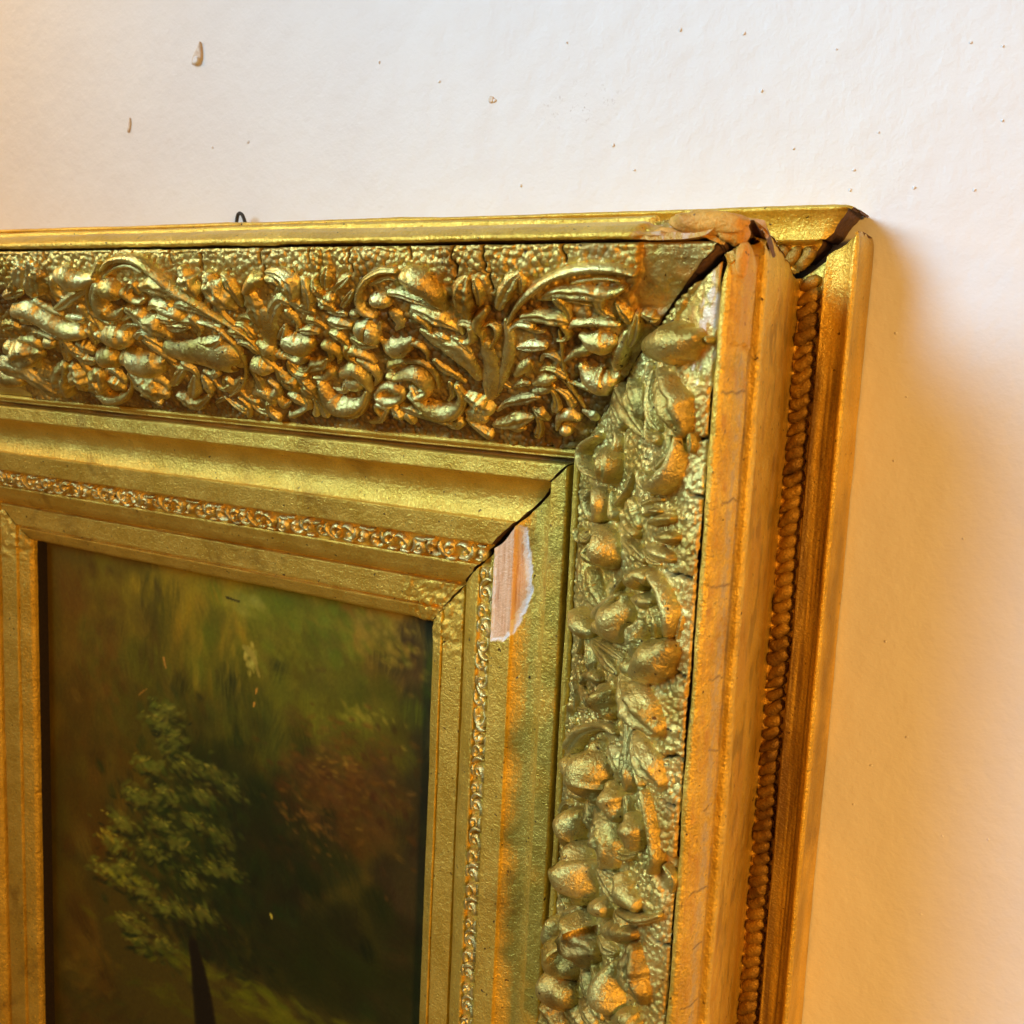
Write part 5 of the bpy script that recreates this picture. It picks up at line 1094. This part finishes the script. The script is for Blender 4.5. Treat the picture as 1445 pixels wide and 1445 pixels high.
for ln in """-427 226 37.4 67.2 120 20.9 1.2 90 0.70 12 84 64 20
-368 196 44.7 31.5 90 17.1 1.2 90 0.70 12 95 82 28
-305 185 39.7 22.2 80 14.7 1.2 80 0.70 10 124 102 30
-257 185 36.2 21.2 80 13.7 1.2 60 0.70 10 84 86 30
-205 186 24.4 20.1 80 11.1 1.2 60 0.70 10 112 92 48
-183 212 10.2 26.7 60 8.7 1.5 90 0.70 8 70 58 42
-185 278 16.0 86.5 120 13.4 1.3 90 0.70 8 38 32 22
-229 225 34.6 28.1 100 12.5 1.2 70 0.70 10 66 64 22
-299 225 49.6 26.3 100 14.8 1.3 90 0.70 10 76 74 24
-368 255 45.3 32.4 90 15.6 1.3 90 0.70 10 66 58 20
-416 308 24.9 52.0 70 15.8 1.3 90 0.70 10 68 52 14
-288 295 39.6 46.2 120 15.0 1.2 90 0.70 8 34 36 14
-239 357 64.0 30.4 140 15.1 1.2 20 0.70 6 28 30 12
-227 272 30.6 28.8 90 11.2 1.2 30 0.70 10 62 42 22
-263 319 38.0 30.5 90 12.8 1.2 60 0.70 6 26 28 12
-424 399 25.8 36.4 60 14.3 1.2 60 0.70 10 70 54 18
-397 212 14.7 24.4 60 6.5 1.4 80 0.45 12 74 54 20
-360 206 8.8 31.4 50 5.7 4.0 90 0.50 10 62 54 20
-327 208 7.3 34.4 40 5.4 4.0 90 0.40 12 108 94 34
-299 203 6.9 26.0 30 5.2 4.0 90 0.35 12 118 100 36
-292 183 12.6 5.1 26 4.7 1.6 20 0.40 12 118 114 70
-230 187 25.7 17.2 90 4.6 1.5 30 0.45 14 72 80 24
-266 208 27.8 14.4 60 4.9 1.4 30 0.40 14 84 84 28
-197 188 17.6 14.7 70 3.3 1.4 40 0.40 18 118 98 50
-248 169 22.1 5.6 30 4.3 1.6 10 0.40 12 86 88 34
-216 227 14.3 7.6 34 2.7 2.0 30 0.50 16 106 100 46
-224 256 28.5 26.3 170 3.1 2.0 10 0.45 14 82 56 26
-239 267 25.0 26.8 80 2.8 2.0 10 0.45 14 66 46 24
-232 253 14.9 10.7 20 2.0 2.2 10 0.50 16 112 86 44
-245 289 18.2 11.1 40 2.5 2.0 20 0.50 16 92 62 34
-202 261 12.4 31.4 50 3.4 1.5 60 0.50 10 52 34 20
-249 300 27.6 14.9 40 5.0 1.6 30 0.40 6 44 34 18
-397 245 17.8 16.5 40 6.0 1.4 60 0.40 12 80 58 20
-380 270 23.2 12.4 40 6.0 1.3 40 0.40 10 60 56 20
-340 253 27.0 11.9 50 5.6 1.4 60 0.40 8 48 50 20
-299 244 29.9 15.2 50 6.1 1.4 60 0.40 8 56 58 22
-341 322 34.1 49.1 340 6.2 1.4 50 0.60 8 30 38 18
-298 337 23.4 31.8 100 5.9 1.3 60 0.55 6 24 29 14
-313 371 31.7 20.5 90 6.1 1.3 30 0.50 5 22 24 11
-347 395 9.6 2.6 16 2.7 3.0 -19 0.60 5 24 29 13
-349 389 11.3 5.1 52 3.0 2.2 -19 0.60 18 76 80 43
-351 387 7.4 2.1 9 1.8 2.8 -19 0.70 18 113 109 60
-367 400 10.0 2.6 16 2.8 3.0 -24 0.60 5 24 29 13
-369 394 11.7 5.2 52 3.1 2.2 -24 0.60 18 81 85 45
-372 392 7.7 2.2 9 1.8 2.8 -24 0.70 18 121 116 64
-376 390 10.1 2.6 16 2.8 3.0 -9 0.60 5 24 29 13
-378 384 11.9 5.2 52 3.1 2.2 -9 0.60 18 83 87 47
-381 382 7.8 2.2 9 1.9 2.8 -9 0.70 18 124 120 66
-317 366 9.0 2.5 16 2.6 3.0 18 0.60 5 24 29 13
-318 360 10.6 4.9 52 2.8 2.2 18 0.60 18 68 71 38
-321 358 6.9 2.0 9 1.7 2.8 18 0.70 18 101 97 54
-332 371 9.3 2.5 16 2.6 3.0 22 0.60 5 24 29 13
-334 365 10.9 5.0 52 2.9 2.2 22 0.60 18 72 75 40
-336 363 7.1 2.1 9 1.7 2.8 22 0.70 18 107 103 57
-353 373 9.6 2.5 16 2.7 3.0 -9 0.60 5 24 29 13
-354 367 11.4 5.1 52 3.0 2.2 -9 0.60 18 77 81 43
-357 365 7.4 2.1 9 1.8 2.8 -9 0.70 18 115 111 61
-367 367 9.9 2.6 16 2.8 3.0 -24 0.60 5 24 29 13
-369 361 11.6 5.1 52 3.0 2.2 -24 0.60 18 81 85 45
-372 359 7.6 2.1 9 1.8 2.8 -24 0.70 18 121 116 64
-328 349 9.2 2.5 16 2.6 3.0 18 0.60 5 24 29 13
-329 343 10.8 4.9 52 2.8 2.2 18 0.60 18 71 74 40
-332 341 7.1 2.0 9 1.7 2.8 18 0.70 18 105 102 56
-296 335 8.6 2.4 16 2.5 3.0 18 0.60 5 24 29 13
-298 329 10.2 4.7 52 2.7 2.2 18 0.60 18 62 65 35
-300 327 6.6 2.0 9 1.6 2.8 18 0.70 18 92 89 49
-397 366 10.4 2.6 16 2.9 3.0 -14 0.60 5 24 29 13
-399 360 12.2 5.3 52 3.1 2.2 -14 0.60 18 88 93 50
-402 358 8.0 2.2 9 1.9 2.8 -14 0.70 18 132 127 70
-383 360 10.1 2.6 16 2.8 3.0 -20 0.60 5 24 29 13
-385 354 12.0 5.2 52 3.1 2.2 -20 0.60 18 85 89 48
-388 351 7.8 2.2 9 1.9 2.8 -20 0.70 18 127 122 68
-312 338 8.9 2.4 16 2.5 3.0 8 0.60 5 24 29 13
-313 332 10.5 4.8 52 2.8 2.2 8 0.60 18 66 70 37
-316 330 6.8 2.0 9 1.7 2.8 8 0.70 18 99 95 52
-358 341 9.7 2.5 16 2.7 3.0 -19 0.60 5 24 29 13
-360 336 11.4 5.0 52 3.0 2.2 -19 0.60 18 79 83 44
-363 333 7.4 2.1 9 1.8 2.8 -19 0.70 18 117 113 62
-391 347 10.2 2.6 16 2.8 3.0 -24 0.60 5 24 29 13
-392 341 12.1 5.2 52 3.1 2.2 -24 0.60 18 87 91 49
-395 338 7.9 2.2 9 1.9 2.8 -24 0.70 18 129 125 69
-339 331 9.3 2.5 16 2.6 3.0 -14 0.60 5 24 29 13
-340 326 11.0 4.9 52 2.9 2.2 -14 0.60 18 74 77 41
-343 324 7.2 2.1 9 1.7 2.8 -14 0.70 18 110 106 58
-307 318 8.8 2.4 16 2.5 3.0 18 0.60 5 24 29 13
-308 313 10.3 4.8 52 2.7 2.2 18 0.60 18 65 68 36
-311 311 6.7 2.0 9 1.6 2.8 18 0.70 18 96 93 51
-325 315 9.1 2.4 16 2.6 3.0 13 0.60 5 24 29 13
-327 310 10.7 4.8 52 2.8 2.2 13 0.60 18 70 73 39
-329 308 7.0 2.0 9 1.7 2.8 13 0.70 18 104 100 55
-353 323 9.5 2.5 16 2.7 3.0 -9 0.60 5 24 29 13
-354 317 11.2 5.0 52 2.9 2.2 -9 0.60 18 77 81 43
-357 315 7.3 2.1 9 1.8 2.8 -9 0.70 18 115 111 61
-386 332 10.1 2.6 16 2.8 3.0 -8 0.60 5 24 29 13
-387 326 11.9 5.1 52 3.1 2.2 -8 0.60 18 86 90 48
-390 324 7.8 2.1 9 1.8 2.8 -8 0.70 18 128 123 68
-320 300 8.9 2.4 16 2.5 3.0 23 0.60 5 24 29 13
-322 294 10.5 4.8 52 2.8 2.2 23 0.60 18 68 72 38
-324 292 6.9 2.0 9 1.7 2.8 23 0.70 18 102 98 54
-373 312 9.8 2.5 16 2.7 3.0 -14 0.60 5 24 29 13
-374 306 11.6 5.0 52 3.0 2.2 -14 0.60 18 82 87 46
-377 304 7.6 2.1 9 1.8 2.8 -14 0.70 18 123 119 65
-349 306 9.4 2.5 16 2.6 3.0 -20 0.60 5 24 29 13
-350 300 11.1 4.9 52 2.9 2.2 -20 0.60 18 76 80 43
-353 298 7.2 2.0 9 1.7 2.8 -20 0.70 18 114 110 60
-299 291 8.6 2.3 16 2.5 3.0 23 0.60 5 24 29 13
-301 285 10.1 4.7 52 2.7 2.2 23 0.60 18 62 66 35
-303 283 6.6 1.9 9 1.6 2.8 23 0.70 18 93 90 50
-312 284 8.8 2.3 16 2.5 3.0 8 0.60 5 24 29 13
-314 279 10.3 4.7 52 2.7 2.2 8 0.60 18 66 70 37
-316 277 6.7 2.0 9 1.6 2.8 8 0.70 18 99 95 52
-332 285 9.1 2.4 16 2.6 3.0 22 0.60 5 24 29 13
-334 280 10.7 4.8 52 2.8 2.2 22 0.60 18 72 75 40
-337 278 7.0 2.0 9 1.7 2.8 22 0.70 18 107 103 57
-361 292 9.6 2.5 16 2.7 3.0 -14 0.60 5 24 29 13
-363 287 11.3 4.9 52 2.9 2.2 -14 0.60 18 79 84 45
-366 284 7.4 2.1 9 1.8 2.8 -14 0.70 18 118 114 63
-344 276 9.3 2.4 16 2.6 3.0 -24 0.60 5 24 29 13
-346 271 10.9 4.8 52 2.8 2.2 -24 0.60 18 75 79 42
-349 268 7.1 2.0 9 1.7 2.8 -24 0.70 18 112 108 60
-341 271 9.2 2.4 16 2.6 3.0 -22 0.60 5 24 29 13
-343 266 10.9 4.8 52 2.8 2.2 -22 0.60 18 74 78 42
-345 264 7.1 2.0 9 1.7 2.8 -22 0.70 18 110 107 59
-353 266 9.4 2.4 16 2.6 3.0 -9 0.60 5 24 29 13
-354 260 11.1 4.8 52 2.9 2.2 -9 0.60 18 77 81 43
-357 258 7.2 2.0 9 1.7 2.8 -9 0.70 18 115 111 61
-345 256 9.3 2.4 16 2.6 3.0 -18 0.60 5 24 29 13
-347 251 10.9 4.8 52 2.8 2.2 -18 0.60 18 75 79 42
-350 249 7.1 2.0 9 1.7 2.8 -18 0.70 18 112 108 60
-287 213 3.9 7.4 26 2.3 1.4 80 0.75 14 150 140 100
-340 330 27.5 32.9 60 2.4 2.0 40 0.50 5 26 30 14
-310 376 26.3 13.9 70 4.7 1.4 30 0.55 5 24 27 12
-354 395 14.9 6.0 30 4.0 1.6 10 0.50 8 40 44 20
-398 338 8.5 3.5 10 2.6 2.0 20 0.70 14 132 118 52
-381 359 9.5 4.3 12 3.1 2.0 10 0.60 14 116 114 44
-252 398 85.4 8.6 130 6.1 3.0 4 0.55 8 74 78 16
-340 419 33.7 6.0 40 5.9 3.0 -4 0.50 8 64 62 16
-425 435 19.5 7.4 26 6.7 2.0 -30 0.50 8 78 62 26
-387 442 36.7 6.3 40 6.4 3.0 -32 0.55 8 52 44 18
-425 459 19.7 7.5 24 6.7 2.0 -30 0.50 8 66 50 18
-412 415 12.7 9.1 20 5.4 1.5 30 0.40 8 84 64 24""".strip().splitlines():
    q = [float(c) for c in ln.split()]
    for _ in range(int(q[4])):
        col = (np.array(q[10:13]) + prng.normal(0, q[9] * 0.6) + prng.normal(0, 3, 3)) / 255.0
        sz = q[5] * prng.uniform(0.6, 1.25)
        daub(q[0] + prng.normal(0, q[2] * 0.6), q[1] + prng.normal(0, q[3] * 0.6), sz * math.sqrt(q[6]), sz / math.sqrt(q[6]),
             math.radians(q[7] + prng.normal(0, 16)), q[8], np.clip(col, 0.02, 1))
for ln in """20,14,8 -316.7,430.3,8.55 -320.2,410.5,7.20 -323.5,394.9,5.40 -328.0,379.8,3.60
112,104,66 -292.4,206.3,1.35 -288.4,208.5,1.80
122,110,70 -288.4,207.8,1.80 -283.5,213.5,1.35
112,100,60 -283.4,214.9,1.12 -281.4,220.1,0.90
140,100,60 -282.8,226.6,0.72 -283.7,229.1,0.54
150,108,64 -284.6,234.5,0.72 -285.0,236.4,0.54
140,100,66 -350.8,223.2,0.90 -349.2,228.4,0.72
120,86,52 -370.5,247.8,0.54 -364.2,243.3,0.45
30,24,12 -304.5,182.8,0.72 -295.6,183.6,0.63
150,140,90 -271.4,344.8,0.72 -270.3,346.8,0.63""".strip().splitlines():
    p = ln.split(); col = np.array([float(c) for c in p[0].split(',')]) / 255.0
    C3 = catmull([tuple(float(c) for c in q.split(',')) for q in p[1:]], 24)
    for a_ in C3: daub(a_[0] + prng.normal(0, 0.15), a_[1] + prng.normal(0, 0.15), a_[2] * 1.25, a_[2] * 1.25, 0, 0.85, col)
img = np.clip(img * (1 + 0.10 * fbm(U * 0.8, Vv * 0.8, 98, 2)[..., None]), 0.0, 1)
lin = np.where(img < 0.04045, img / 12.92, ((img + 0.055) / 1.055) ** 2.4) * np.array((1.0, 0.97, 0.30)) * 1.85
V = np.stack([U, -(1.5 + rel * 0.7), -Vv], -1) * MM
F = grid_faces(*U.shape)[:, ::-1]
def mk_paint():
    m, nt, b, geo = newmat('oil_paint')
    a = nt.nodes.new('ShaderNodeAttribute'); a.attribute_name = 'paint'
    nt.links.new(a.outputs['Color'], b.inputs['Base Color'])
    b.inputs['Roughness'].default_value = 0.48
    b.inputs['Specular IOR Level'].default_value = 0.22
    mp = nt.nodes.new('ShaderNodeMapping'); mp.inputs['Scale'].default_value = (1, 1, 1); nt.links.new(geo.outputs['Position'], mp.inputs[0])
    wv = nt.nodes.new('ShaderNodeTexWave'); wv.inputs['Scale'].default_value = 420; wv.bands_direction = 'X'; wv.inputs['Distortion'].default_value = 1.2
    wz = nt.nodes.new('ShaderNodeTexWave'); wz.inputs['Scale'].default_value = 420; wz.bands_direction = 'Z'; wz.inputs['Distortion'].default_value = 1.2
    nt.links.new(mp.outputs[0], wv.inputs[0]); nt.links.new(mp.outputs[0], wz.inputs[0])
    ad = nt.nodes.new('ShaderNodeMath'); ad.operation = 'ADD'; nt.links.new(wv.outputs['Fac'], ad.inputs[0]); nt.links.new(wz.outputs['Fac'], ad.inputs[1])
    n1 = bump(nt, ad.outputs[0], 0.10, 0.0002)
    n2 = bump(nt, N(nt, geo, 160, 4, 0.6), 0.25, 0.0006, n1)
    nt.links.new(n2, b.inputs['Normal'])
    return m
canvas = obj('oil_painting', V.reshape(-1, 3), F, mk_paint())
ca = canvas.data.attributes.new('paint', 'FLOAT_COLOR', 'POINT')
ca.data.foreach_set('color', np.concatenate([lin, np.ones(U.shape + (1,))], -1).astype(np.float32).ravel())
tag(canvas, 'dark oil painting of a leafy tree in a brown-green wood, set inside the gilded frame', 'painting')

# ------------------------------------------------------------------ hanging wire behind the top rail
def tube(name, pts, rad, mat, parent=None, nr=8):
    C3 = catmull(pts, 8); n = len(C3)
    T = np.gradient(C3, axis=0); T /= np.linalg.norm(T, axis=1)[:, None]
    ref = np.array((0, 1.0, 0.2)); A = np.cross(T, ref); A /= np.linalg.norm(A, axis=1)[:, None]; B = np.cross(T, A)
    th = np.linspace(0, 2 * np.pi, nr, endpoint=False)
    V = C3[:, None] + rad * (A[:, None] * np.cos(th)[None, :, None] + B[:, None] * np.sin(th)[None, :, None])
    F = [(i * nr + j, (i + 1) * nr + j, (i + 1) * nr + (j + 1) % nr, i * nr + (j + 1) % nr) for i in range(n - 1) for j in range(nr)]
    return obj(name, V.reshape(-1, 3) * MM, F, mat, parent, recalc=True)
wire = tube('hanging_wire', [(-297.5, -4, -8), (-297.6, -4, 0), (-297.4, -4, 4.0), (-296.0, -4.2, 6.6), (-293.6, -4.5, 6.0), (-291.4, -5, 3.0), (-290, -5, -1), (-289.5, -5, -8)], 0.85, M_IRON)
tag(wire, 'short loop of thin dark wire poking up behind the top edge of the frame', 'wire')

# ------------------------------------------------------------------ nibs, drips and chips in the wall paint
for k_, t in enumerate("""-53.0,-64.3,0.53 24.2,-53.4,0.43 34.0,-51.3,0.42 -44.8,-43.9,0.58 -77.8,-68.2,0.57 -2.4,-26.9,0.43 36.4,-28.2,0.34 -10.2,-8.2,0.53 30.1,-6.7,0.44 -102.7,-28.3,0.61 -218.5,-69.7,0.62 -157.9,-49.1,0.86 -9.6,-14.8,0.58 -93.0,-18.5,0.60 -296.1,-40.7,0.92 11.0,-8.1,0.55 9.8,40.4,0.42 15.4,62.0,0.42 13.3,84.3,0.43 42.2,214.9,0.46 11.1,211.3,0.45 27.0,181.8,0.47 38.0,245.8,0.42 56.9,212.1,0.40 -186.0,-58.9,0.66 -125.5,-68.5,0.48 16.5,148.7,0.53 15.9,195.1,0.49 38.4,108.7,0.36 -319.7,-39.4,0.77 -143.5,-14.6,0.61 -31.4,-23.1,0.38 -19.3,-55.5,0.37""".split()):
    u, v, r = (float(c) for c in t.split(','))
    lump('paint_nib', (u, 1.3, -v), (r * 0.85, 0.30, 0.8 * r * random.uniform(0.8, 1.5)), (0, random.uniform(-30, 30), 0), M_WALL, wall, k_, 10, 7, 0.4)
def chip(name, pts, y, mat, thick):
    n = len(pts); P = catmull([(p[0], p[1], 0) for p in pts], 5, True)
    c = P.mean(0); V = []; m = len(P)
    for q in P: V.append((q[0], 1.6, -q[1]))
    for q in P: V.append((q[0], 1.5 - thick, -q[1]))
    for q in P: V.append((c[0] + (q[0] - c[0]) * 0.55, 1.5 - thick * 1.25, -(c[1] + (q[1] - c[1]) * 0.55)))
    V.append((c[0], 1.5 - thick * 0.9, -c[1]))
    F = [(i, (i + 1) % m, m + (i + 1) % m, m + i) for i in range(m)] + [(m + i, m + (i + 1) % m, 2 * m + (i + 1) % m, 2 * m + i) for i in range(m)]
    F += [(2 * m + i, 2 * m + (i + 1) % m, 3 * m) for i in range(m)]
    return obj(name, np.array(V) * MM, F, mat, wall, recalc=True)
chip('paint_chip', [(-333.4, -79.2), (-332.6, -83.5), (-330.2, -86.6), (-328.3, -89.4), (-327.2, -86), (-327.0, -81.5), (-329.3, -78.6)], 0, M_CHIP, 0.9)
chip('paint_chip', [(-331.8, -79.8), (-331.0, -82.2), (-328.6, -82.0), (-328.4, -79.8), (-330, -79.0)], 0, M_WALL, 1.7)
chip('paint_chip', [(-380.6, -50.2), (-380.0, -53.0), (-378.9, -57.4), (-378.3, -54), (-379.2, -50.6)], 0, M_CHIP, 0.6)
chip('paint_chip', [(-161.0, -49.6), (-160.0, -51.0), (-158.4, -50.4), (-158.6, -48.6), (-160.2, -48.2)], 0, M_CHIP, 0.4)
